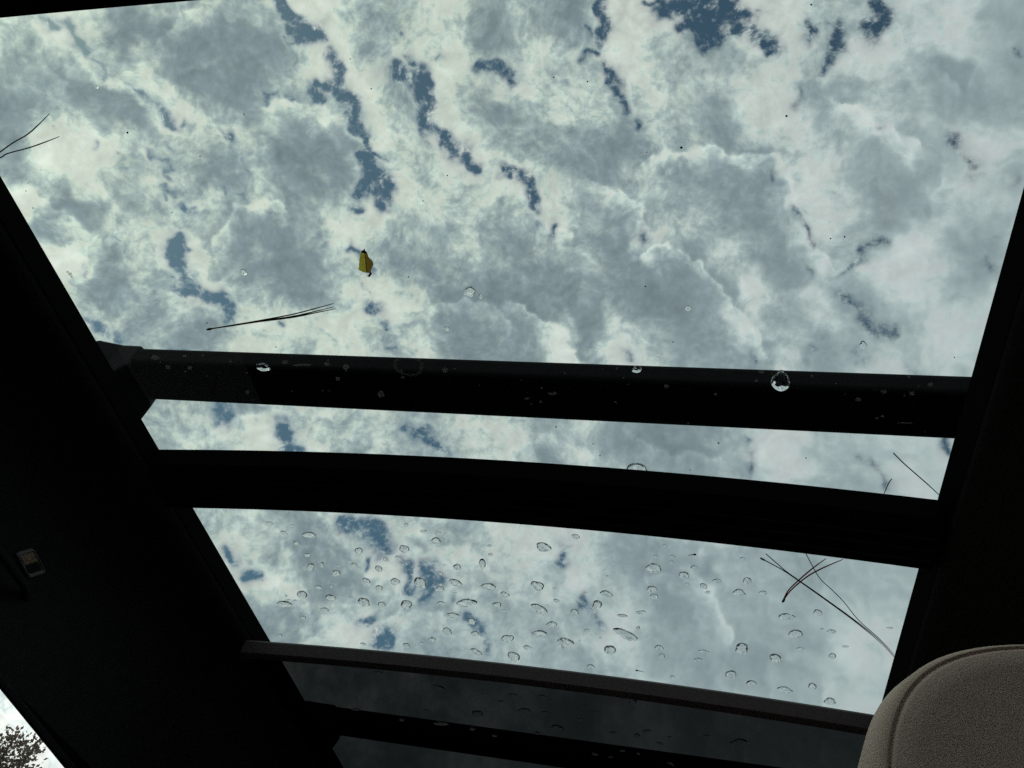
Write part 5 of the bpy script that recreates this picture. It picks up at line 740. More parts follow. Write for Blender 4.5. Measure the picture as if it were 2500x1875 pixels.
# ------------------------------------------------------------------ raindrops on the glass
DROPS = [(-5564, 8299, (381, -186, 153, 359), 'small oval raindrop, first from left in the left third, near the crossmember', 'raindrops on the front roof glass'),(-5265, 8327, (317, -75, -17, 235), 'small oval raindrop, third from left in the left third, near the crossmember', 'raindrops on the front roof glass'),(-5436, 8486, (399, -203, 238, 359), 'small oval raindrop, second from left in the left third, near the crossmember', 'raindrops on the front roof glass'),(-5106, 8507, (853, -200, -53, 652), 'large oval raindrop, fifth from left in the left third, near the crossmember', 'raindrops on the front roof glass'),(-5330, 8684, (342, -259, 284, 421), 'small oval raindrop, fourth from left in the left third, near the crossmember', 'raindrops on the front roof glass'),(-5256, 8929, (468, -133, -31, 433), 'small oval raindrop, first from left in the left third, a quarter down the front glass', 'raindrops on the front roof glass'),(-5292, 9190, (421, -413, 167, 877), 'small round raindrop, second from left in the left third, a quarter down the front glass', 'raindrops on the front roof glass'),(-5115, 9126, (283, -164, -21, 554), 'tiny round raindrop, third from left in the left third, a quarter down the front glass', 'raindrops on the front roof glass'),(-4891, 9130, (211, -83, -17, 295), 'tiny round raindrop, fifth from left in the left third, a quarter down the front glass', 'raindrops on the front roof glass'),(-4676, 9098, (446, -179, 92, 474), 'small oval raindrop, sixth from left in the left third, a quarter down the front glass', 'raindrops on the front roof glass'),(-4972, 9304, (610, -293, 170, 709), 'medium oval raindrop, fourth from left in the left third, a quarter down the front glass', 'raindrops on the front roof glass'),(-4520, 8784, (574, -212, 81, 598), 'medium oval raindrop, sixth from left in the left third, near the crossmember', 'raindrops on the front roof glass'),(-4198, 8935, (375, -171, 135, 421), 'small oval raindrop, eighth from left in the left third, a quarter down the front glass', 'raindrops on the front roof glass'),(-4032, 8871, (316, -66, -31, 283), 'small oval raindrop, seventh from left in the left third, near the crossmember', 'raindrops on the front roof glass'),(-3899, 8694, (522, -381, 391, 742), 'medium round raindrop, eighth from left in the left third, near the crossmember', 'raindrops on the front roof glass'),(-3762, 8211, (230, -171, 121, 373), 'small round raindrop, ninth from left in the left third, near the crossmember', 'raindrops on the front roof glass'),(-3568, 8314, (386, -62, -37, 295), 'small oval raindrop, tenth from left in the left third, near the crossmember', 'raindrops on the front roof glass'),(-3388, 8329, (384, -46, -39, 229), 'small elongated raindrop, second from left in the middle third, near the crossmember', 'raindrops on the front roof glass'),(-3442, 8483, (582, -198, 103, 633), 'medium oval raindrop, first from left in the middle third, near the crossmember', 'raindrops on the front roof glass'),(-2777, 8508, (294, -42, -36, 265), 'small oval raindrop, fourth from left in the middle third, near the crossmember', 'raindrops on the front roof glass'),(-2794, 8684, (319, -48, -41, 305), 'small oval raindrop, fifth from left in the middle third, near the crossmember', 'raindrops on the front roof glass'),(-2927, 8882, (454, -166, -59, 1013), 'small tall raindrop, third from left in the middle third, near the crossmember', 'raindrops on the front roof glass'),(-3272, 8994, (432, -276, 313, 601), 'medium oval raindrop, fifth from left in the middle third, a quarter down the front glass', 'raindrops on the front roof glass'),(-3434, 8979, (200, -28, -24, 142), 'tiny elongated raindrop, third from left in the middle third, a quarter down the front glass', 'raindrops on the front roof glass'),(-3521, 9158, (338, -115, 115, 322), 'small oval raindrop, first from left in the middle third, a quarter down the front glass', 'raindrops on the front roof glass'),(-4344, 9147, (460, -267, 168, 649), 'medium round raindrop, seventh from left in the left third, a quarter down the front glass', 'raindrops on the front roof glass'),(-4583, 9432, (399, -285, 322, 532), 'medium oval raindrop, eighth from left in the left third, half way down the front glass', 'raindrops on the front roof glass'),(-4186, 9413, (658, -242, 82, 758), 'medium oval raindrop, ninth from left in the left third, a quarter down the front glass', 'raindrops on the front roof glass'),(-3838, 9396, (668, -532, 509, 1096), 'large round raindrop, eleventh from left in the left third, a quarter down the front glass', 'raindrops on the front roof glass'),(-3357, 9337, (720, -285, 375, 718), 'large oval raindrop, fourth from left in the middle third, a quarter down the front glass', 'raindrops on the front roof glass'),(-3602, 9511, (659, -62, -260, 665), 'medium oval raindrop, first from left in the middle third, half way down the front glass', 'raindrops on the front roof glass'),(-3559, 9407, (229, -74, -29, 375), 'tiny round raindrop, second from left in the middle third, a quarter down the front glass', 'raindrops on the front roof glass'),(-2928, 9365, (956, -124, -138, 777), 'large oval raindrop, sixth from left in the middle third, a quarter down the front glass', 'raindrops on the front roof glass'),(-2736, 9511, (584, -177, 184, 594), 'medium oval raindrop, seventh from left in the middle third, half way down the front glass', 'raindrops on the front roof glass'),(-3412, 9571, (253, -43, -34, 229), 'tiny oval raindrop, third from left in the middle third, half way down the front glass', 'raindrops on the front roof glass'),(-4448, 9582, (401, -293, 228, 633), 'small round raindrop, ninth from left in the left third, half way down the front glass', 'raindrops on the front roof glass'),(-5322, 9647, (536, -152, 33, 433), 'medium oval raindrop, third from left in the left third, half way down the front glass', 'raindrops on the front roof glass'),(-5124, 9604, (315, -101, -27, 351), 'small oval raindrop, fifth from left in the left third, half way down the front glass', 'raindrops on the front roof glass'),(-5616, 9841, (630, -449, 395, 849), 'medium oval raindrop, second from left in the left third, half way down the front glass', 'raindrops on the front roof glass'),(-5212, 9878, (708, -270, 106, 726), 'medium oval raindrop, fourth from left in the left third, half way down the front glass', 'raindrops on the front roof glass'),(-5955, 10089, (1109, -303, 264, 702), 'large elongated raindrop, first from left in the left third, three quarters down the front glass', 'raindrops on the front roof glass'),(-5858, 9985, (252, -79, -18, 246), 'tiny oval raindrop, third from left in the left third, three quarters down the front glass', 'raindrops on the front roof glass'),(-5770, 9995, (276, -78, -21, 246), 'tiny oval raindrop, fourth from left in the left third, three quarters down the front glass', 'raindrops on the front roof glass'),(-5864, 9890, (225, -66, -16, 203), 'tiny oval raindrop, second from left in the left third, three quarters down the front glass', 'raindrops on the front roof glass'),(-5657, 10050, (176, -51, -14, 165), 'tiny oval raindrop, sixth from left in the left third, three quarters down the front glass', 'raindrops on the front roof glass'),(-4915, 9843, (318, -54, -31, 200), 'small elongated raindrop, sixth from left in the left third, half way down the front glass', 'raindrops on the front roof glass'),(-4751, 9944, (748, -460, 621, 871), 'large oval raindrop, seventh from left in the left third, half way down the front glass', 'raindrops on the front roof glass'),(-4507, 9973, (544, -252, 143, 684), 'medium oval raindrop, tenth from left in the left third, half way down the front glass', 'raindrops on the front roof glass'),(-4151, 9932, (649, -480, 515, 982), 'large oval raindrop, eleventh from left in the left third, half way down the front glass', 'raindrops on the front roof glass'),(-3644, 9836, (517, -101, -70, 513), 'small oval raindrop, second from left in the middle third, half way down the front glass', 'raindrops on the front roof glass'),(-3285, 9779, (1385, -180, -202, 1018), 'large elongated raindrop, fourth from left in the middle third, half way down the front glass', 'raindrops on the front roof glass'),(-2880, 9763, (642, -134, -6, 662), 'medium oval raindrop, fifth from left in the middle third, half way down the front glass', 'raindrops on the front roof glass'),(-5388, 10181, (508, -202, 207, 451), 'medium oval raindrop, seventh from left in the left third, three quarters down the front glass', 'raindrops on the front roof glass'),(-5775, 10412, (416, -171, 27, 473), 'small oval raindrop, fifth from left in the left third, three quarters down the front glass', 'raindrops on the front roof glass'),(-3534, 10101, (832, -163, 82, 611), 'large elongated raindrop, second from left in the middle third, three quarters down the front glass', 'raindrops on the front roof glass'),(-3292, 10207, (517, -281, 273, 758), 'medium oval raindrop, third from left in the middle third, three quarters down the front glass', 'raindrops on the front roof glass'),(-3694, 10512, (638, -238, 1, 988), 'medium round raindrop, first from left in the middle third, three quarters down the front glass', 'raindrops on the front roof glass'),(-3300, 10500, (584, -112, -6, 511), 'medium oval raindrop, fourth from left in the middle third, three quarters down the front glass', 'raindrops on the front roof glass'),(-3959, 10757, (550, -126, -82, 616), 'small oval raindrop, first from left in the middle third, near the shade bar', 'raindrops on the front roof glass'),(-4136, 10881, (326, -110, 57, 357), 'small oval raindrop, fourth from left in the left third, near the shade bar', 'raindrops on the front roof glass'),(-4385, 10969, (465, -231, 173, 625), 'small oval raindrop, third from left in the left third, near the shade bar', 'raindrops on the front roof glass'),(-5042, 11022, (421, -146, 167, 360), 'small elongated raindrop, second from left in the left third, near the shade bar', 'raindrops on the front roof glass'),(-3738, 10994, (226, -51, -37, 270), 'tiny oval raindrop, third from left in the middle third, near the shade bar', 'raindrops on the front roof glass'),(-3360, 10982, (696, -261, 538, 637), 'large elongated raindrop, fourth from left in the middle third, near the shade bar', 'raindrops on the front roof glass'),(-2852, 10554, (941, -88, -310, 923), 'large oval raindrop, fifth from left in the middle third, three quarters down the front glass', 'raindrops on the front roof glass'),(-2602, 10728, (546, -114, 33, 563), 'medium oval raindrop, sixth from left in the middle third, near the shade bar', 'raindrops on the front roof glass'),(-2827, 11005, (838, -383, 623, 1020), 'large oval raindrop, fifth from left in the middle third, near the shade bar', 'raindrops on the front roof glass'),(-6291, 10909, (319, -135, -25, 409), 'tiny round raindrop, first from left in the left third, near the shade bar', 'raindrops on the front roof glass'),(-3854, 10839, (175, -35, -27, 177), 'tiny oval raindrop, second from left in the middle third, near the shade bar', 'raindrops on the front roof glass'),(-2805, 9888, (297, -40, -48, 274), 'small oval raindrop, sixth from left in the middle third, half way down the front glass', 'raindrops on the front roof glass'),(-3989, 9019, (204, -41, -21, 180), 'tiny oval raindrop, tenth from left in the left third, a quarter down the front glass', 'raindrops on the front roof glass'),(-6097, 9547, (148, -61, -8, 176), 'tiny round raindrop, first from left in the left third, half way down the front glass', 'raindrops on the front roof glass'),(-2110, 8448, (871, -238, 262, 858), 'large oval raindrop, sixth from left in the middle third, near the crossmember', 'raindrops on the front roof glass'),(-1704, 8191, (462, -66, -2, 458), 'medium oval raindrop, seventh from left in the middle third, near the crossmember', 'raindrops on the front roof glass'),(-2282, 9251, (750, -307, 362, 937), 'large oval raindrop, seventh from left in the middle third, a quarter down the front glass', 'raindrops on the front roof glass'),(-2073, 9531, (358, -81, 46, 397), 'small oval raindrop, ninth from left in the middle third, half way down the front glass', 'raindrops on the front roof glass'),(-2321, 9771, (863, -445, 800, 1036), 'large oval raindrop, eighth from left in the middle third, half way down the front glass', 'raindrops on the front roof glass'),(-1859, 9747, (499, -144, 60, 763), 'medium round raindrop, tenth from left in the middle third, half way down the front glass', 'raindrops on the front roof glass'),(-1560, 9533, (701, 76, -446, 921), 'large round raindrop, eleventh from left in the middle third, half way down the front glass', 'raindrops on the front roof glass'),(-1426, 9271, (735, -124, 132, 664), 'large oval raindrop, tenth from left in the middle third, a quarter down the front glass', 'raindrops on the front roof glass'),(-1390, 8900, (188, -12, -33, 180), 'tiny oval raindrop, eighth from left in the middle third, near the crossmember', 'raindrops on the front roof glass'),(-2071, 9273, (256, -21, -43, 192), 'tiny elongated raindrop, eighth from left in the middle third, a quarter down the front glass', 'raindrops on the front roof glass'),(-1685, 9295, (196, -20, -35, 238), 'tiny oval raindrop, ninth from left in the middle third, a quarter down the front glass', 'raindrops on the front roof glass'),(-2197, 10095, (665, -149, 39, 802), 'medium oval raindrop, seventh from left in the middle third, three quarters down the front glass', 'raindrops on the front roof glass'),(-2389, 10341, (1029, -33, -441, 803), 'large oval raindrop, sixth from left in the middle third, three quarters down the front glass', 'raindrops on the front roof glass'),(-2054, 10511, (1067, -332, 310, 1389), 'large oval raindrop, eighth from left in the middle third, three quarters down the front glass', 'raindrops on the front roof glass'),(-1252, 9705, (683, -46, 27, 350), 'large elongated raindrop, twelfth from left in the middle third, half way down the front glass', 'raindrops on the front roof glass'),(-1021, 9583, (547, 17, -251, 427), 'medium elongated raindrop, first from left in the right third, half way down the front glass', 'raindrops on the front roof glass'),(-1737, 10138, (412, -30, -85, 370), 'small oval raindrop, tenth from left in the middle third, three quarters down the front glass', 'raindrops on the front roof glass'),(-1069, 9943, (309, -15, -69, 357), 'small oval raindrop, thirteenth from left in the middle third, half way down the front glass', 'raindrops on the front roof glass'),(-1233, 10133, (1495, -264, 970, 905), 'large elongated raindrop, thirteenth from left in the middle third, three quarters down the front glass', 'raindrops on the front roof glass'),(-1464, 10545, (749, -272, 345, 1087), 'large oval raindrop, twelfth from left in the middle third, three quarters down the front glass', 'raindrops on the front roof glass'),(-705, 8200, (222, -7, -38, 284), 'tiny round raindrop, third from left in the right third, near the crossmember', 'raindrops on the front roof glass'),(-798, 8421, (302, -9, -54, 293), 'small oval raindrop, second from left in the right third, near the crossmember', 'raindrops on the front roof glass'),(-615, 8388, (347, -6, -63, 332), 'small oval raindrop, sixth from left in the right third, near the crossmember', 'raindrops on the front roof glass'),(-627, 8494, (325, -5, -61, 294), 'small oval raindrop, fifth from left in the right third, near the crossmember', 'raindrops on the front roof glass'),(-687, 8286, (149, -4, -26, 164), 'tiny oval raindrop, fourth from left in the right third, near the crossmember', 'raindrops on the front roof glass'),(-835, 8647, (804, -184, 216, 991), 'large oval raindrop, first from left in the right third, near the crossmember', 'raindrops on the front roof glass'),(-869, 9071, (672, -77, 28, 690), 'large oval raindrop, first from left in the right third, a quarter down the front glass', 'raindrops on the front roof glass'),(-845, 9212, (440, -78, 45, 607), 'medium round raindrop, second from left in the right third, a quarter down the front glass', 'raindrops on the front roof glass'),(-490, 8713, (671, -54, 27, 609), 'large oval raindrop, seventh from left in the right third, near the crossmember', 'raindrops on the front roof glass'),(-369, 8558, (467, -29, -23, 552), 'medium oval raindrop, ninth from left in the right third, near the crossmember', 'raindrops on the front roof glass'),(-269, 8880, (426, -109, 179, 560), 'medium oval raindrop, tenth from left in the right third, near the crossmember', 'raindrops on the front roof glass'),(-220, 8993, (302, 3, -66, 311), 'small oval raindrop, third from left in the right third, a quarter down the front glass', 'raindrops on the front roof glass'),(-453, 8879, (228, -2, -47, 308), 'tiny round raindrop, eighth from left in the right third, near the crossmember', 'raindrops on the front roof glass'),(-121, 8749, (540, -14, -33, 389), 'medium elongated raindrop, eleventh from left in the right third, near the crossmember', 'raindrops on the front roof glass'),(130, 8923, (732, -31, 14, 661), 'large oval raindrop, fourth from left in the right third, a quarter down the front glass', 'raindrops on the front roof glass'),(210, 8677, (480, -9, -33, 723), 'medium round raindrop, thirteenth from left in the right third, near the crossmember', 'raindrops on the front roof glass'),(146, 8278, (281, 11, -57, 320), 'small oval raindrop, twelfth from left in the right third, near the crossmember', 'raindrops on the front roof glass'),(390, 8867, (455, 21, -108, 430), 'medium oval raindrop, fifth from left in the right third, a quarter down the front glass', 'raindrops on the front roof glass'),(671, 9277, (823, 12, -84, 727), 'large oval raindrop, sixth from left in the right third, a quarter down the front glass', 'raindrops on the front roof glass'),(999, 9104, (516, 24, -55, 616), 'medium oval raindrop, seventh from left in the right third, a quarter down the front glass', 'raindrops on the front roof glass'),(796, 9596, (858, 20, -101, 802), 'large oval raindrop, second from left in the right third, half way down the front glass', 'raindrops on the front roof glass'),(1070, 9424, (212, 24, -61, 271), 'tiny oval raindrop, fourth from left in the right third, half way down the front glass', 'raindrops on the front roof glass'),(1178, 9439, (421, 43, -124, 452), 'medium oval raindrop, fifth from left in the right third, half way down the front glass', 'raindrops on the front roof glass'),(866, 9899, (395, 28, -119, 386), 'small oval raindrop, third from left in the right third, half way down the front glass', 'raindrops on the front roof glass'),(1354, 9701, (376, 24, -118, 232), 'small elongated raindrop, sixth from left in the right third, half way down the front glass', 'raindrops on the front roof glass'),(1236, 9947, (433, 60, -139, 625), 'medium oval raindrop, seventh from left in the right third, three quarters down the front glass', 'raindrops on the front roof glass'),(198, 10088, (784, 43, -221, 1315), 'large round raindrop, fifth from left in the right third, three quarters down the front glass', 'raindrops on the front roof glass'),(-261, 10287, (626, -17, -65, 420), 'medium elongated raindrop, fourth from left in the right third, three quarters down the front glass', 'raindrops on the front roof glass'),(-332, 10496, (499, 1, -137, 428), 'medium elongated raindrop, third from left in the right third, three quarters down the front glass', 'raindrops on the front roof glass'),(-817, 10336, (557, -59, 7, 590), 'medium oval raindrop, first from left in the right third, three quarters down the front glass', 'raindrops on the front roof glass'),(-788, 10531, (370, -133, 162, 643), 'small round raindrop, second from left in the right third, three quarters down the front glass', 'raindrops on the front roof glass'),(603, 10195, (816, -67, 175, 865), 'large oval raindrop, sixth from left in the right third, three quarters down the front glass', 'raindrops on the front roof glass'),(82, 10744, (612, -219, 370, 1116), 'medium round raindrop, second from left in the right third, near the shade bar', 'raindrops on the front roof glass'),(343, 10872, (598, -21, -22, 724), 'medium oval raindrop, third from left in the right third, near the shade bar', 'raindrops on the front roof glass'),(757, 10902, (930, -28, 86, 719), 'large elongated raindrop, fourth from left in the right third, near the shade bar', 'raindrops on the front roof glass'),(1073, 10706, (516, -37, 101, 802), 'medium round raindrop, fifth from left in the right third, near the shade bar', 'raindrops on the front roof glass'),(1305, 10997, (775, 40, -144, 771), 'large oval raindrop, sixth from left in the right third, near the shade bar', 'raindrops on the front roof glass'),(-1747, 11034, (445, -173, 307, 562), 'medium oval raindrop, seventh from left in the middle third, near the shade bar', 'raindrops on the front roof glass'),(1765, 9190, (329, 29, -101, 215), 'small elongated raindrop, eighth from left in the right third, a quarter down the front glass', 'raindrops on the front roof glass'),(-666, 11023, (292, -9, -82, 515), 'small round raindrop, first from left in the right third, near the shade bar', 'raindrops on the front roof glass'),(-1854, 10405, (150, -19, -32, 218), 'tiny round raindrop, ninth from left in the middle third, three quarters down the front glass', 'raindrops on the front roof glass'),(-1571, 10275, (177, -19, -38, 267), 'tiny round raindrop, eleventh from left in the middle third, three quarters down the front glass', 'raindrops on the front roof glass'),(-5026, 11819, (845, -132, -116, 530), 'medium elongated raindrop behind the shade fabric above the rack bar, first from the left', 'raindrops behind the sunshade'),(-4138, 12111, (1042, -254, 379, 762), 'large elongated raindrop behind the shade fabric above the rack bar, third from the left', 'raindrops behind the sunshade'),(-3000, 12103, (806, -75, -178, 536), 'medium elongated raindrop behind the shade fabric above the rack bar, sixth from the left', 'raindrops behind the sunshade'),(-3212, 12324, (470, -55, -102, 366), 'small elongated raindrop behind the shade fabric above the rack bar, fifth from the left', 'raindrops behind the sunshade'),(-2549, 12043, (676, -62, -161, 529), 'medium elongated raindrop behind the shade fabric above the rack bar, eighth from the left', 'raindrops behind the sunshade'),(-3646, 12803, (860, -312, 296, 1058), 'large oval raindrop behind the shade fabric above the rack bar, fourth from the left', 'raindrops behind the sunshade'),(-2878, 12538, (936, -97, -224, 746), 'large elongated raindrop behind the shade fabric above the rack bar, seventh from the left', 'raindrops behind the sunshade'),(-2582, 12520, (694, -48, -174, 417), 'medium elongated raindrop behind the shade fabric above the rack bar, ninth from the left', 'raindrops behind the sunshade'),(-2425, 12951, (1113, -155, 104, 828), 'large elongated raindrop behind the shade fabric above the rack bar, tenth from the left', 'raindrops behind the sunshade'),(-4316, 13248, (1269, -160, -252, 812), 'large elongated raindrop behind the shade fabric against the rack bar, third from the left', 'raindrops behind the sunshade'),(-4483, 12874, (502, -92, -91, 440), 'small elongated raindrop behind the shade fabric above the rack bar, second from the left', 'raindrops behind the sunshade'),(-4968, 13246, (517, -128, -88, 560), 'small oval raindrop behind the shade fabric against the rack bar, second from the left', 'raindrops behind the sunshade'),(-3817, 13315, (512, -169, 74, 664), 'small oval raindrop behind the shade fabric against the rack bar, fourth from the left', 'raindrops behind the sunshade'),(-3480, 13474, (501, -63, -120, 411), 'small elongated raindrop behind the shade fabric against the rack bar, fifth from the left', 'raindrops behind the sunshade'),(-5684, 13018, (778, -106, -108, 399), 'medium elongated raindrop behind the shade fabric against the rack bar, first from the left', 'raindrops behind the sunshade'),(-2766, 13208, (482, -60, -127, 497), 'small oval raindrop behind the shade fabric against the rack bar, sixth from the left', 'raindrops behind the sunshade'),(-1266, 11801, (1015, -143, 70, 1065), 'large oval raindrop behind the shade fabric above the rack bar, seventh from the right', 'raindrops behind the sunshade'),(-1797, 12324, (443, -31, -123, 404), 'small elongated raindrop behind the shade fabric above the rack bar, ninth from the right', 'raindrops behind the sunshade'),(-2026, 12583, (453, -32, -125, 370), 'small elongated raindrop behind the shade fabric above the rack bar, tenth from the right', 'raindrops behind the sunshade'),(-1571, 12861, (562, -26, -173, 425), 'small elongated raindrop behind the shade fabric above the rack bar, eighth from the right', 'raindrops behind the sunshade'),(-1207, 12825, (428, -76, 22, 615), 'small oval raindrop behind the shade fabric above the rack bar, sixth from the right', 'raindrops behind the sunshade'),(-1059, 12646, (652, 2, -329, 450), 'medium elongated raindrop behind the shade fabric above the rack bar, fifth from the right', 'raindrops behind the sunshade'),(-875, 12974, (533, -45, 19, 430), 'small elongated raindrop behind the shade fabric above the rack bar, fourth from the right', 'raindrops behind the sunshade'),(234, 12525, (1095, 30, -423, 971), 'large elongated raindrop behind the shade fabric above the rack bar, first from the right', 'raindrops behind the sunshade'),(-205, 12511, (513, 3, -185, 444), 'small elongated raindrop behind the shade fabric above the rack bar, second from the right', 'raindrops behind the sunshade'),(-730, 12717, (321, -9, -110, 458), 'small oval raindrop behind the shade fabric above the rack bar, third from the right', 'raindrops behind the sunshade'),(-1457, 13394, (459, -22, -152, 397), 'small elongated raindrop behind the shade fabric against the rack bar, third from the right', 'raindrops behind the sunshade'),(-1897, 13650, (568, -64, 36, 415), 'small elongated raindrop behind the shade fabric against the rack bar, fifth from the right', 'raindrops behind the sunshade'),(-1656, 13672, (470, -20, -155, 307), 'small elongated raindrop behind the shade fabric against the rack bar, fourth from the right', 'raindrops behind the sunshade'),(-1210, 13408, (310, -78, 144, 394), 'small oval raindrop behind the shade fabric against the rack bar, second from the right', 'raindrops behind the sunshade'),(-724, 13568, (568, -96, 530, 379), 'medium elongated raindrop behind the shade fabric against the rack bar, first from the right', 'raindrops behind the sunshade'),(-2364, 4721, (566, -99, -9, 567), 'large bright raindrop alone in the middle of the rear glass', 'raindrops on the rear roof glass'),(-2264, 4770, (212, -47, -4, 284), 'tiny raindrop just beside the large one on the rear glass', 'raindrops on the rear roof glass'),(-2663, 5162, (241, -143, 148, 252), 'small slanted raindrop above the rack bar, below the leaf', 'raindrops on the rear roof glass'),(-4532, 4495, (254, -241, 221, 270), 'small slanted raindrop to the left of the yellow leaf', 'raindrops on the rear roof glass'),(-422, 4839, (238, -81, 99, 285), 'small raindrop right of centre on the rear glass sky', 'raindrops on the rear roof glass'),(1018, 5142, (309, 50, -28, 435), 'squarish raindrop near the right end above the rack bar', 'raindrops on the rear roof glass'),(-4753, 5693, (675, -305, 247, 540), 'bright crescent raindrop over the left part of the rack bar', 'raindrops on the rear roof glass'),(-892, 5575, (459, -47, 22, 438), 'small bright raindrop over the middle of the rack bar', 'raindrops on the rear roof glass'),(386, 5615, (804, 73, -79, 1213), 'large raindrop with bright crescent over the right part of the rack bar', 'raindrops on the rear roof glass'),(-954, 7007, (1128, -152, 10, 1496), 'large raindrop half hidden by the edge of the crossmember', 'raindrops on the rear roof glass'),(-5158, 2630, (179, -62, 12, 124), 'tiny faint raindrop below the cloud gap at top left', 'raindrops on the rear roof glass')]
def rot_noise(k, amp, n):
    th = np.linspace(0, 2 * math.pi, n, endpoint=False)
    r = np.ones(n)
    for h in range(2, 2 + k):
        r += amp / (h - 0.6) * rng.uniform(-1, 1) * np.cos(h * th + rng.uniform(0, 6.28))
    return r
def drop_mesh(axes, hmax, irr):
    n = 36
    th = np.linspace(0, 2 * math.pi, n, endpoint=False)
    ro = rot_noise(4, irr, n)
    A = np.array(axes).reshape(2, 2)
    out = (A @ np.stack([np.cos(th) * ro, np.sin(th) * ro])).T
    rr_ = [0.0, 0.25, 0.45, 0.60, 0.72, 0.82, 0.89, 0.95, 1.0]
    ph = rng.uniform(0, 6.28, 6)
    v = []; f = []
    for q in rr_[1:]:
        for i in range(n):
            x, y = out[i] * q
            s = q * np.cos(th[i]); c = q * np.sin(th[i])
            wob = 1 + 0.16 * math.sin(3.1 * s + ph[0]) * math.sin(2.7 * c + ph[1]) + 0.10 * math.sin(6.3 * s + ph[2] + 2 * c) + 0.06 * math.sin(9.0 * c + ph[3] - 5 * s)
            wob = 1 + (wob - 1) * (1 - q ** 4)
            v.append((x, y, hmax * max(0.0, 1 - q ** 4.0) * wob))
    top = len(v); v.append((0, 0, hmax * (1 + 0.10 * math.sin(ph[0]))))
    m = len(rr_) - 1
    for i in range(n):
        f.append((i, (i + 1) % n, top))
        for j in range(m - 1):
            a, b2 = j * n + i, j * n + (i + 1) % n
            f.append((a, a + n, b2 + n, b2))
    nd = len(f)
    base = (m - 1) * n
    bb = len(v)
    for i in range(n): v.append((v[base + i][0], v[base + i][1], 0.0))
    cb = len(v); v.append((0, 0, 0))
    for i in range(n): f.append((bb + (i + 1) % n, bb + i, cb))
    for k in range(len(v)): v[k] = tuple(float(z) for z in v[k])
    # weld: the base ring repeats the rim so the flat underside stays sharp
    return v, f, nd
for (x, y, a, label, group) in DROPS:
    x *= QS; y *= QS; a = [q * 1e-5 for q in a]
    A = np.array(a).reshape(2, 2)
    s1, s2 = np.linalg.svd(A)[1]
    v, f, nd = drop_mesh(a, min(0.36 * s2, 0.0030) * rng.uniform(0.85, 1.1), 0.20)
    me = bpy.data.meshes.new('raindrop')
    me.from_pydata(v, [], f)
    for i, p in enumerate(me.polygons): p.use_smooth = i < nd
    me.materials.append(M['water'])
    o = bpy.data.objects.new('raindrop', me)
    o.location = (x, y, EYE + ZG + 0.0052 + crown(x))
    # lie on the crowned glass
    o.rotation_euler = (0, math.atan(2 * 0.016 * (x - XC) / 0.416 ** 2), 0)
    COL.objects.link(o)
    tag(o, label, 'raindrop', group)

# ------------------------------------------------------------------ pine needles, leaf, seed on the glass
def on_glass(x, y, h=0.0): return (x, y, ZG + 0.0055 + crown(x) + h)
def needles(name, label, strands, r, lift=0.0):
    nmat = M['needle_brown'] if name == 'frontbrown' else M['needle']
    p0 = strands[0][0]
    t = empty('pine_needles', (p0[0] * QS, p0[1] * QS, EYE + ZG + 0.0055 + crown(p0[0] * QS)))
    tag(t, label, 'pine needle', 'pine needles on the glass roof')
    for k, st in enumerate(strands):
        pts = []
        P = [Vector((q[0] * QS, q[1] * QS, 0)) for q in st]
        for i in range(len(P) - 1):
            for s in range(6):
                a, b_, c, d = P[max(i - 1, 0)], P[i], P[i + 1], P[min(i + 2, len(P) - 1)]
                u = s / 6
                pts.append(0.5 * ((2 * b_) + (c - a) * u + (2 * a - 5 * b_ + 4 * c - d) * u * u + (3 * b_ - a - 3 * c + d) * u ** 3))
        pts.append(P[-1])
        n = len(pts)
        bb = MB()
        bb.tube([on_glass(p.x, p.y, r + lift + 0.0003 * k) for p in pts], [r * (1.0 if i < n * 0.7 else 1.0 - 0.6 * (i - n * 0.7) / (n * 0.3)) for i in range(n)], 6)
        bb.build('needle', nmat, t, smooth=True)
    if len(strands) > 1:
        a, b_ = Vector((strands[0][0][0] * QS, strands[0][0][1] * QS, 0)), Vector((strands[0][1][0] * QS, strands[0][1][1] * QS, 0))
        d = (b_ - a).normalized() * 0.006
        bb = MB(); bb.tube([on_glass(a.x, a.y, r + lift), on_glass(a.x + d.x * 0.5, a.y + d.y * 0.5, r + lift), on_glass(a.x + d.x, a.y + d.y, r + lift)], [r * 1.3, r * 1.9, r * 1.4], 8)
        bb.build('sheath', M['needle'], t, smooth=True)
    return t
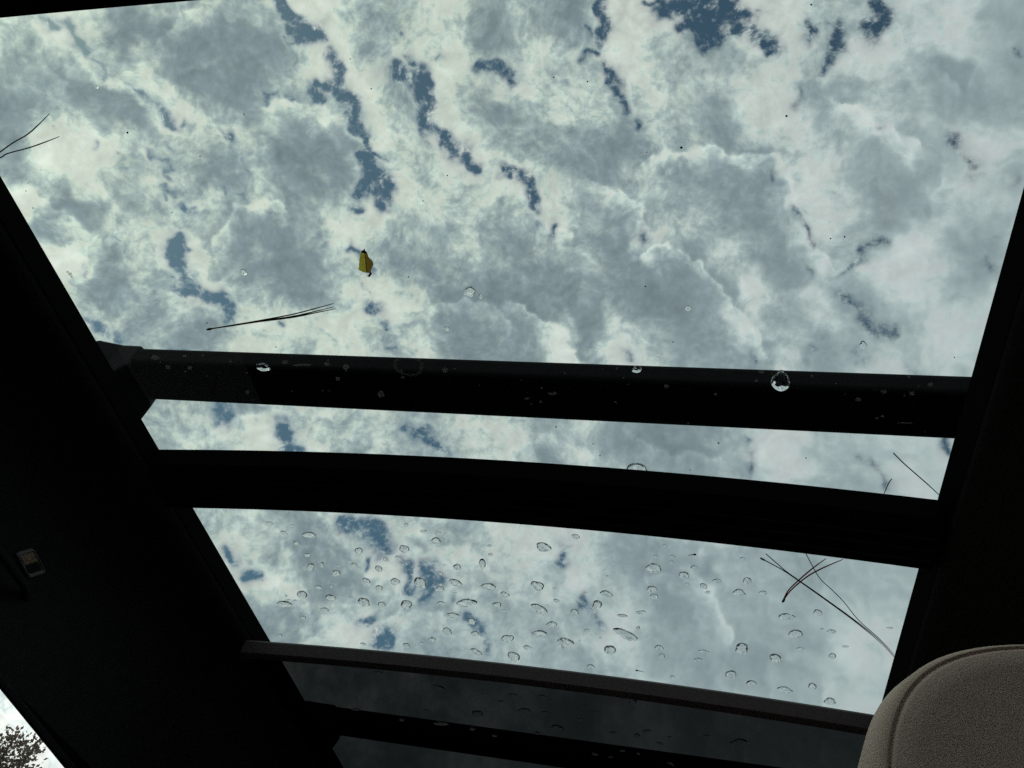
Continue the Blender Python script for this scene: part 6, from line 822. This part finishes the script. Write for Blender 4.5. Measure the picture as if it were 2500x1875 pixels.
NEED = [('left', 'two curved dark pine needles fanning in over the left edge of the rear glass', 0.00055, 0, [[(-6591, 3235),(-6373, 3142),(-6201, 3066),(-6027, 3002),(-5870, 2920),(-5715, 2830)], [(-6591, 3235),(-6406, 3198),(-6316, 3165),(-6072, 3123),(-5879, 3078),(-5732, 3040)]]),('rear', 'bundle of three dark pine needles lying on the rear glass below the leaf', 0.0007, 0, [[(-5197, 5195),(-4920, 5146),(-4618, 5092),(-4218, 5012),(-3944, 4938),(-3741, 4878)], [(-5197, 5195),(-4922, 5151),(-4621, 5100),(-4227, 5039),(-3956, 4975),(-3748, 4920)], [(-5197, 5195),(-4924, 5156),(-4624, 5108),(-4231, 5053),(-3962, 4995),(-3740, 4944)]]),('gap', 'single dark pine needle beside the crossmember at the right trim edge', 0.0006, 0, [[(1426, 6407),(1522, 6520),(1641, 6644),(1774, 6780),(1941, 6963)]]),('stub', 'short pale needle stub at the crossmember edge, left of the single needle', 0.0005, 0, [[(1458, 6757),(1439, 6827),(1419, 6976)]]),('frontlong', 'long pair of dark needles slanting down to the right trim of the front glass', 0.00055, 0.0012, [[(333, 8252),(482, 8351),(635, 8468),(1012, 8818),(1400, 9192),(1694, 9513),(1901, 9794)], [(386, 8169),(511, 8317),(635, 8458),(1011, 8805),(1397, 9173),(1697, 9491),(1899, 9782)]]),('frontthin', 'thin kinked needle meeting the long pair on the front glass at right', 0.0005, 0.0024, [[(796, 8099),(958, 8476),(1110, 8675),(1248, 8862),(1443, 9179),(1689, 9469),(1895, 9753)]]),('frontbrown', 'short reddish brown needle pair crossing over the long ones on the front glass', 0.0008, 0, [[(611, 9006),(680, 8772),(822, 8488),(966, 8292),(1162, 8083)], [(611, 9006),(656, 8784),(738, 8590),(877, 8313),(996, 8112)]])]
for nm, label, r, lift, st in NEED: needles(nm, label, st, r, lift)

LEAF = [(-3263.3, 4257.1),(-3259.0, 4284.2),(-3248.5, 4303.4),(-3250.0, 4341.8),(-3247.3, 4364.3),(-3233.2, 4387.0),(-3225.6, 4413.0),(-3226.5, 4439.0),(-3242.4, 4461.9),(-3255.5, 4484.8),(-3268.6, 4507.8),(-3266.7, 4534.3),(-3279.7, 4550.9),(-3295.7, 4562.5),(-3313.4, 4563.5),(-3299.5, 4549.2),(-3298.7, 4529.3),(-3308.1, 4521.0),(-3327.8, 4519.3),(-3351.2, 4509.2),(-3375.5, 4502.5),(-3379.4, 4479.4),(-3365.6, 4454.8),(-3361.5, 4428.6),(-3351.1, 4405.8),(-3344.8, 4376.6),(-3330.2, 4354.1),(-3321.6, 4322.0),(-3307.1, 4299.7),(-3298.2, 4282.2),(-3281.4, 4277.6)]
leaf = empty('fallen_leaf', (LEAF[0][0] * QS, LEAF[0][1] * QS, EYE + ZG + 0.0055))
tag(leaf, 'small yellow green leaf with a browned half and dark tip on the rear glass', 'leaf')
pl = [Vector((x * QS, y * QS, 0)) for x, y in LEAF]
tip, foot_ = pl[0], pl[17]
ax = (foot_ - tip); ln = ax.length; axn = ax.normalized(); side_ = Vector((-axn.y, axn.x, 0))
def leaf_strip(idx, name, mat, t0, t1, lift):
    """part of the blade between the midrib and the outline, folded up along the midrib"""
    bb = MB(); rows = 14; colsn = 5
    poly = [pl[i] for i in idx]
    def edge(t):
        best = 0.0
        for a, b_ in zip(poly[:-1], poly[1:]):
            ta, tb = (a - tip).dot(axn) / ln, (b_ - tip).dot(axn) / ln
            if min(ta, tb) - 1e-6 <= t <= max(ta, tb) + 1e-6 and abs(tb - ta) > 1e-6:
                q = (t - ta) / (tb - ta)
                w = (a + (b_ - a) * q - tip).dot(side_)
                if abs(w) > abs(best): best = w
        return best
    v = []
    for layer in (0.0, 0.00018):
        for i in range(rows + 1):
            t = t0 + (t1 - t0) * i / rows
            w = edge(t)
            for j in range(colsn + 1):
                s = j / colsn
                p = tip + axn * (t * ln) + side_ * (w * s)
                h = lift * s * abs(w) * 0.5 + 0.00025 * math.sin(9 * t + 3 * s) * s + 0.0006
                v.append(on_glass(p.x, p.y, h + layer))
    W = colsn + 1; base = (rows + 1) * W; f = []
    for i in range(rows):
        for j in range(colsn):
            a = i * W + j
            f.append((a, a + 1, a + W + 1, a + W)); f.append((base + a, base + a + W, base + a + W + 1, base + a + 1))
    for i in range(rows):
        for j in (0, colsn):
            a = i * W + j; f.append((a, a + W, base + a + W, base + a))
    for j in range(colsn):
        for a in (j, rows * W + j): f.append((a, a + 1, base + a + 1, base + a))
    return mesh(name, v, f, mat, leaf, smooth=False)
ri = list(range(0, 12)); li = [0] + list(range(len(pl) - 1, 16, -1))
o1 = leaf_strip(ri, 'blade', M['leaf_brown'], 0.19, 1.0, 0.35); o1['label'] = 'browned half of the leaf blade'
o2 = leaf_strip(li, 'blade', M['leaf_green'], 0.19, 1.0, 0.10); o2['label'] = 'yellow green half of the leaf blade'
o3 = leaf_strip(ri, 'tip', M['leaf_tip'], 0.0, 0.19, 0.3); o4 = leaf_strip(li, 'tip', M['leaf_tip'], 0.0, 0.19, 0.3)
bb = MB(); bb.tube([on_glass(*(tip + axn * (ln * t)).xy, 0.0007) for t in np.linspace(0.1, 1.0, 8)], [0.0002] * 4 + [0.0003] * 4, 6); bb.build('midrib', M['leaf_brown'], leaf)
ca = [(pl[16] + pl[11]) * 0.5, (pl[16] + pl[11]) * 0.5 * 0.4 + pl[11] * 0.6, (pl[15] + pl[12]) * 0.5, pl[13], pl[14]]
bb = MB(); bb.tube([on_glass(p.x, p.y, 0.0012) for p in ca], [0.0010, 0.0010, 0.0010, 0.0009, 0.0004], 8); bb.build('stalk', M['leaf_tip'], leaf, smooth=True)

SEEDS = [(-369, 8318, -74, 30, 'dark red winged seed on the front glass near the crossmember', 'seed'),(-1135, 11001, 99, 10, 'tiny dark fly on the glass at the shade bar edge', 'insect')]
for (x, y, lx, ly, label, cat) in SEEDS:
    x *= QS; y *= QS; lx *= QS; ly *= QS
    c = on_glass(x, y, 0.0009)
    t = empty('seed' if cat == 'seed' else 'small_fly', (c[0], c[1], c[2] + EYE)); tag(t, label, cat)
    bb = MB(); bb.tube([on_glass(x - 0.0016, y, 0.0011), on_glass(x - 0.0008, y, 0.0011), on_glass(x + 0.0008, y, 0.0011), on_glass(x + 0.0018, y, 0.0011)], [0.0002, 0.0010, 0.0011, 0.0003], 8); bb.build('body', M['seed'], t, smooth=True)
    bb = MB(); bb.tube([on_glass(x, y, 0.0011), on_glass(x + lx * 0.5, y + ly * 0.5, 0.0013), on_glass(x + lx, y + ly, 0.0008)], [0.0006, 0.0004, 0.00015], 6); bb.build('wing' if cat == 'seed' else 'leg', M['leaf_tip'], t)

# dust: far too many to count, one object for each kind of speck
def specks(name, data, mat, label, ring=False):
    bb = MB()
    for x, y, a in data:
        x *= QS; y *= QS
        A = np.array([q * 1e-5 for q in a]).reshape(2, 2)
        n = 18 if ring else 9
        th = np.linspace(0, 2 * math.pi, n, endpoint=False)
        ro = rot_noise(3, 0.25 if not ring else 0.12, n)
        o = (A @ np.stack([np.cos(th) * ro, np.sin(th) * ro])).T
        h = 0.00012
        if ring:
            lo = [on_glass(x + p[0], y + p[1]) for p in o]; hi = [on_glass(x + p[0] * 0.97, y + p[1] * 0.97, h) for p in o]
            i1 = [on_glass(x + p[0] * 0.80, y + p[1] * 0.80, h) for p in o]; i0 = [on_glass(x + p[0] * 0.77, y + p[1] * 0.77) for p in o]
            bb.loft([lo, hi, i1, i0], cap=False)
        else:
            bb.loft([[on_glass(x + p[0], y + p[1]) for p in o], [on_glass(x + p[0] * 0.7, y + p[1] * 0.7, h * 2) for p in o]])
    o = bb.build(name, mat)
    tag(o, label, kind='stuff')
specks('dark_dust', [(-5073, 3040, (102, -47, 6, 98)),(-3956, 2935, (61, -22, 3, 60)),(-4498, 3293, (55, -23, 3, 56)),(-2923, 2537, (48, -13, 3, 46)),(-2815, 2779, (57, -14, 3, 56)),(-2347, 3543, (60, -12, 1, 64)),(-1375, 2751, (59, -7, 2, 61)),(-1130, 2792, (59, -5, 2, 60)),(-722, 3363, (45, -2, 0, 50)),(-462, 3327, (96, -1, 1, 107)),(377, 2316, (62, 5, 3, 64)),(274, 3086, (81, 6, 1, 91)),(-4994, 3827, (59, -27, 2, 62)),(-5156, 5105, (77, -36, 1, 89)),(-2607, 3778, (62, -14, 1, 67)),(-2913, 4564, (67, -18, 0, 78)),(-4515, 5421, (77, -31, 0, 93)),(-778, 4624, (68, -3, -2, 85)),(-556, 5228, (62, -1, -4, 82)),(763, 4080, (65, 8, -2, 81)),(664, 4100, (58, 7, -2, 73)),(1725, 5209, (51, 13, -5, 75)),(-1747, 6416, (83, -12, -7, 116)),(-1385, 6631, (62, -7, -6, 89)),(-1325, 6797, (73, -8, -8, 107)),(-140, 6481, (85, 2, -10, 126)),(-414, 6908, (60, 0, -8, 90)),(676, 6582, (63, 8, -9, 97))], M['dark_dust'], 'dark specks of dust on the roof glass')
specks('pale_dust', [(-5981, 2857, (121, -65, 8, 115)),(-5921, 2659, (83, -44, 6, 76)),(-5986, 2730, (65, -35, 5, 60)),(-5927, 2916, (66, -35, 4, 62)),(-5735, 2938, (65, -34, 4, 62)),(-5653, 2665, (55, -28, 4, 51)),(-6407, 3277, (78, -45, 5, 77)),(-6473, 3374, (79, -46, 5, 78)),(-5951, 2530, (54, -29, 4, 50)),(-6324, 3444, (79, -45, 5, 79)),(-6268, 3417, (89, -50, 5, 88)),(-6270, 3458, (79, -44, 5, 79)),(-6239, 3439, (69, -39, 4, 69)),(-6362, 3714, (101, -58, 6, 104)),(-6314, 3911, (195, -110, 10, 204)),(-6172, 3826, (92, -51, 5, 95)),(-6335, 3536, (80, -45, 5, 80)),(-6129, 3517, (60, -33, 3, 60)),(-6367, 4461, (193, -110, 8, 212)),(-6381, 4436, (129, -73, 6, 141)),(-6366, 4491, (129, -74, 6, 142)),(-5210, 2622, (107, -50, 7, 99)),(-5226, 2599, (80, -38, 6, 74)),(-6072, 3338, (59, -32, 4, 58)),(-5835, 2821, (56, -29, 4, 52)),(-6086, 2786, (65, -36, 5, 61)),(-6350, 4021, (62, -35, 3, 66)),(-6433, 3861, (72, -41, 4, 75))], M['pale_dust'], 'pale specks of dust on the rear roof glass')
specks('grime_spots', [(-5932, 5555, (461, -160, 7, 361)),(-4308, 5662, (1105, -52, -14, 165)),(-3832, 5682, (348, -114, -7, 410)),(-4028, 5645, (328, -80, -5, 273)),(-3547, 6048, (398, -121, -14, 489)),(-2786, 5691, (312, -63, -12, 321)),(-5840, 5690, (302, -122, 4, 283)),(-4483, 5623, (333, -90, -3, 274)),(-5591, 5706, (277, -116, 2, 283)),(-1727, 5948, (502, -23, -34, 217)),(1466, 6005, (639, 14, -90, 98)),(-3966, 5846, (280, -80, -6, 281)),(-982, 5783, (121, -5, -9, 103)),(-2023, 5791, (106, -14, -6, 107)),(848, 5598, (92, 9, -10, 94)),(-1078, 5577, (132, -8, -9, 138)),(1231, 5979, (124, 17, -16, 136)),(-1188, 5653, (47, -5, -3, 76)),(-1862, 6070, (136, -18, -9, 152)),(-2680, 5668, (111, -20, -4, 106)),(1246, 5650, (236, 30, -28, 234)),(1470, 5645, (227, 34, -28, 232)),(-1210, 5603, (61, -5, -4, 76)),(-5374, 5529, (187, -60, 2, 151)),(-5581, 5539, (258, -86, 3, 206)),(1639, 6089, (41, 12, -6, 74)),(-1020, 5693, (97, -5, -7, 102)),(-4821, 6238, (147, -41, -2, 121)),(1052, 5768, (243, 27, -29, 241)),(-431, 6238, (136, -1, -14, 150)),(-179, 5829, (141, 3, -13, 191)),(-3213, 6349, (74, -19, -4, 89)),(-1118, 6016, (116, -9, -9, 148)),(1170, 5638, (61, 9, -7, 70)),(1414, 5679, (80, 13, -10, 94)),(-3254, 5809, (163, -47, -6, 206)),(307, 5529, (81, 5, -7, 95)),(-626, 5772, (251, -6, -21, 255)),(-5092, 5615, (180, -57, 0, 152)),(1418, 5458, (134, 25, -15, 169)),(-4005, 5593, (126, -32, -2, 108)),(648, 5530, (133, 14, -13, 176)),(-5042, 6170, (139, -59, -2, 165)),(-2465, 5880, (80, -18, -4, 109)),(-1999, 6036, (240, -27, -16, 207)),(1274, 5946, (130, 24, -17, 184)),(-4108, 6019, (98, -25, -2, 87)),(-5663, 5757, (161, -65, 1, 157)),(-5900, 5624, (123, -49, 2, 112)),(-1583, 5672, (70, -10, -4, 103)),(1503, 5558, (60, 14, -7, 91)),(-4969, 5780, (140, -41, -1, 113)),(431, 5503, (71, 5, -7, 71)),(-3845, 5732, (127, -42, -3, 151)),(535, 5698, (43, 5, -4, 73)),(-1964, 6104, (76, -14, -5, 112)),(-5444, 5821, (94, -45, 0, 115)),(1596, 5525, (209, 36, -25, 226)),(361, 5530, (167, 10, -16, 178)),(-1452, 5595, (63, -7, -4, 76)),(-1830, 5878, (90, -17, -6, 148)),(-4186, 6019, (103, -34, -2, 116)),(936, 5718, (58, 7, -7, 72)),(-5062, 6059, (207, -107, -2, 295)),(-3246, 5715, (107, -34, -3, 149)),(219, 5519, (256, 11, -23, 238)),(-4389, 5556, (98, -26, -1, 81)),(-486, 6225, (47, -1, -5, 82)),(177, 5633, (181, 8, -17, 182)),(1257, 5464, (46, 9, -5, 68)),(-4538, 6034, (100, -38, -2, 117))], M['grime'], 'small brown dirt spots dried on the rear roof glass')
specks('dried_water_spots', [(-3157, 5651, (1684, -304, -55, 1352))], M['spot'], 'faint rings of dried water on the roof glass', ring=True)

# ------------------------------------------------------------------ tree beyond the side window
def build_unseen_treeline():  # ring of trees out of view, added so the raindrops refract a dark horizon
    r = random.Random(21)
    V = []; F = []
    for i in range(150):
        az = math.radians(i * 2.4 + r.uniform(-1, 1)); azd = (math.degrees(az) + 180) % 360 - 180
        dist = r.uniform(27, 36)
        h = r.uniform(5.0, 6.4) if -66 < azd < -22 else r.uniform(8.0, 11.5)
        cx, cy_ = dist * math.sin(az), dist * math.cos(az)
        for j in range(170):
            z = r.uniform(0.2, h); k = 1.9 * (1 - (z / h) ** 2) + 0.25
            a = r.uniform(0, 6.283); q = k * math.sqrt(r.random())
            c = Vector((cx + q * math.cos(a), cy_ + q * math.sin(a), z))
            d1 = Vector((r.uniform(-1, 1), r.uniform(-1, 1), r.uniform(-1, 1))).normalized() * r.uniform(0.25, 0.5)
            d2 = Vector((r.uniform(-1, 1), r.uniform(-1, 1), r.uniform(-1, 1))).normalized() * r.uniform(0.25, 0.5)
            n = len(V)
            V.extend([tuple(c - d1), tuple(c - d2), tuple(c + d1), tuple(c + d2)]); F.append((n, n + 1, n + 2, n + 3))
    me = bpy.data.meshes.new('unseen_treeline'); me.from_pydata(V, [], F); me.materials.append(M['foliage'])
    o = bpy.data.objects.new('unseen_treeline', me); COL.objects.link(o)
    tag(o, 'dark belt of unseen woodland round the car, added to darken raindrop rims', kind='stuff')
build_unseen_treeline()

def build_tree(x, y, h, label):
    t = empty('leafy_tree', (x, y, 0)); tag(t, label, 'tree')
    bb = MB(); bb.tube([(x, y, -0.1),(x + 0.03, y, 1.0),(x - 0.04, y + 0.03, 2.0),(x, y, h * 0.62)], [0.17, 0.13, 0.10, 0.05], 10)
    bb.build('trunk', M['bark'], t, eye=False, smooth=True)
    r = random.Random(5)
    limbs = []
    for i in range(46):
        a = r.uniform(0, 6.283); z0 = h * r.uniform(0.30, 0.62)
        up = r.uniform(0.55, 1.0)
        tipz = min(h * r.uniform(0.72, 1.0), z0 + 2.4)
        k = (tipz / h - 0.6) / 0.4
        rad = r.uniform(0.15, 1.0) * (1.75 - 1.25 * max(0, k))
        limbs.append(((x, y, z0),(x + rad * 0.55 * math.cos(a), y + rad * 0.55 * math.sin(a), z0 + (tipz - z0) * 0.45),(x + rad * math.cos(a), y + rad * math.sin(a), tipz)))
    bb = MB()
    for l in limbs: bb.tube(l, [0.035, 0.02, 0.006], 5)
    bb.build('limbs', M['bark'], t, eye=False)
    V = []; F = []
    def leaf_at(c, d, s):
        d = d.normalized(); q = Vector((r.uniform(-1, 1), r.uniform(-1, 1), r.uniform(-1, 1))).cross(d)
        if q.length < 1e-3: return
        q = q.normalized() * s * 0.33
        n = len(V)
        V.extend([tuple(c), tuple(c + d * s * 0.5 + q), tuple(c + d * s), tuple(c + d * s * 0.5 - q)])
        F.append((n, n + 1, n + 2, n + 3))
    for l in limbs:
        p0, p1, p2 = (Vector(q) for q in l)
        for j in range(520):
            u = r.uniform(0.28, 1.0) ** 0.8
            p = (p0 * (1 - u) + p1 * u) if u < 0.45 else p1 + (p2 - p1) * ((u - 0.45) / 0.55)
            sp = 0.24 * (1.12 - u) + 0.035
            p = p + Vector((r.gauss(0, sp), r.gauss(0, sp), r.gauss(0, sp * 0.8)))
            dd = Vector((r.uniform(-1, 1), r.uniform(-1, 1), r.uniform(-0.1, 1.3)))
            leaf_at(p, dd, r.uniform(0.035, 0.075))
    me = bpy.data.meshes.new('crown'); me.from_pydata(V, [], F); me.materials.append(M['foliage'])
    o = bpy.data.objects.new('crown', me); o.parent = t; COL.objects.link(o)
    for v in me.vertices: v.co -= Vector((x, y, 0))
build_tree(-8.81, 10.21, 4.92, 'leafy tree with upright shoots against white cloud beyond the side window')
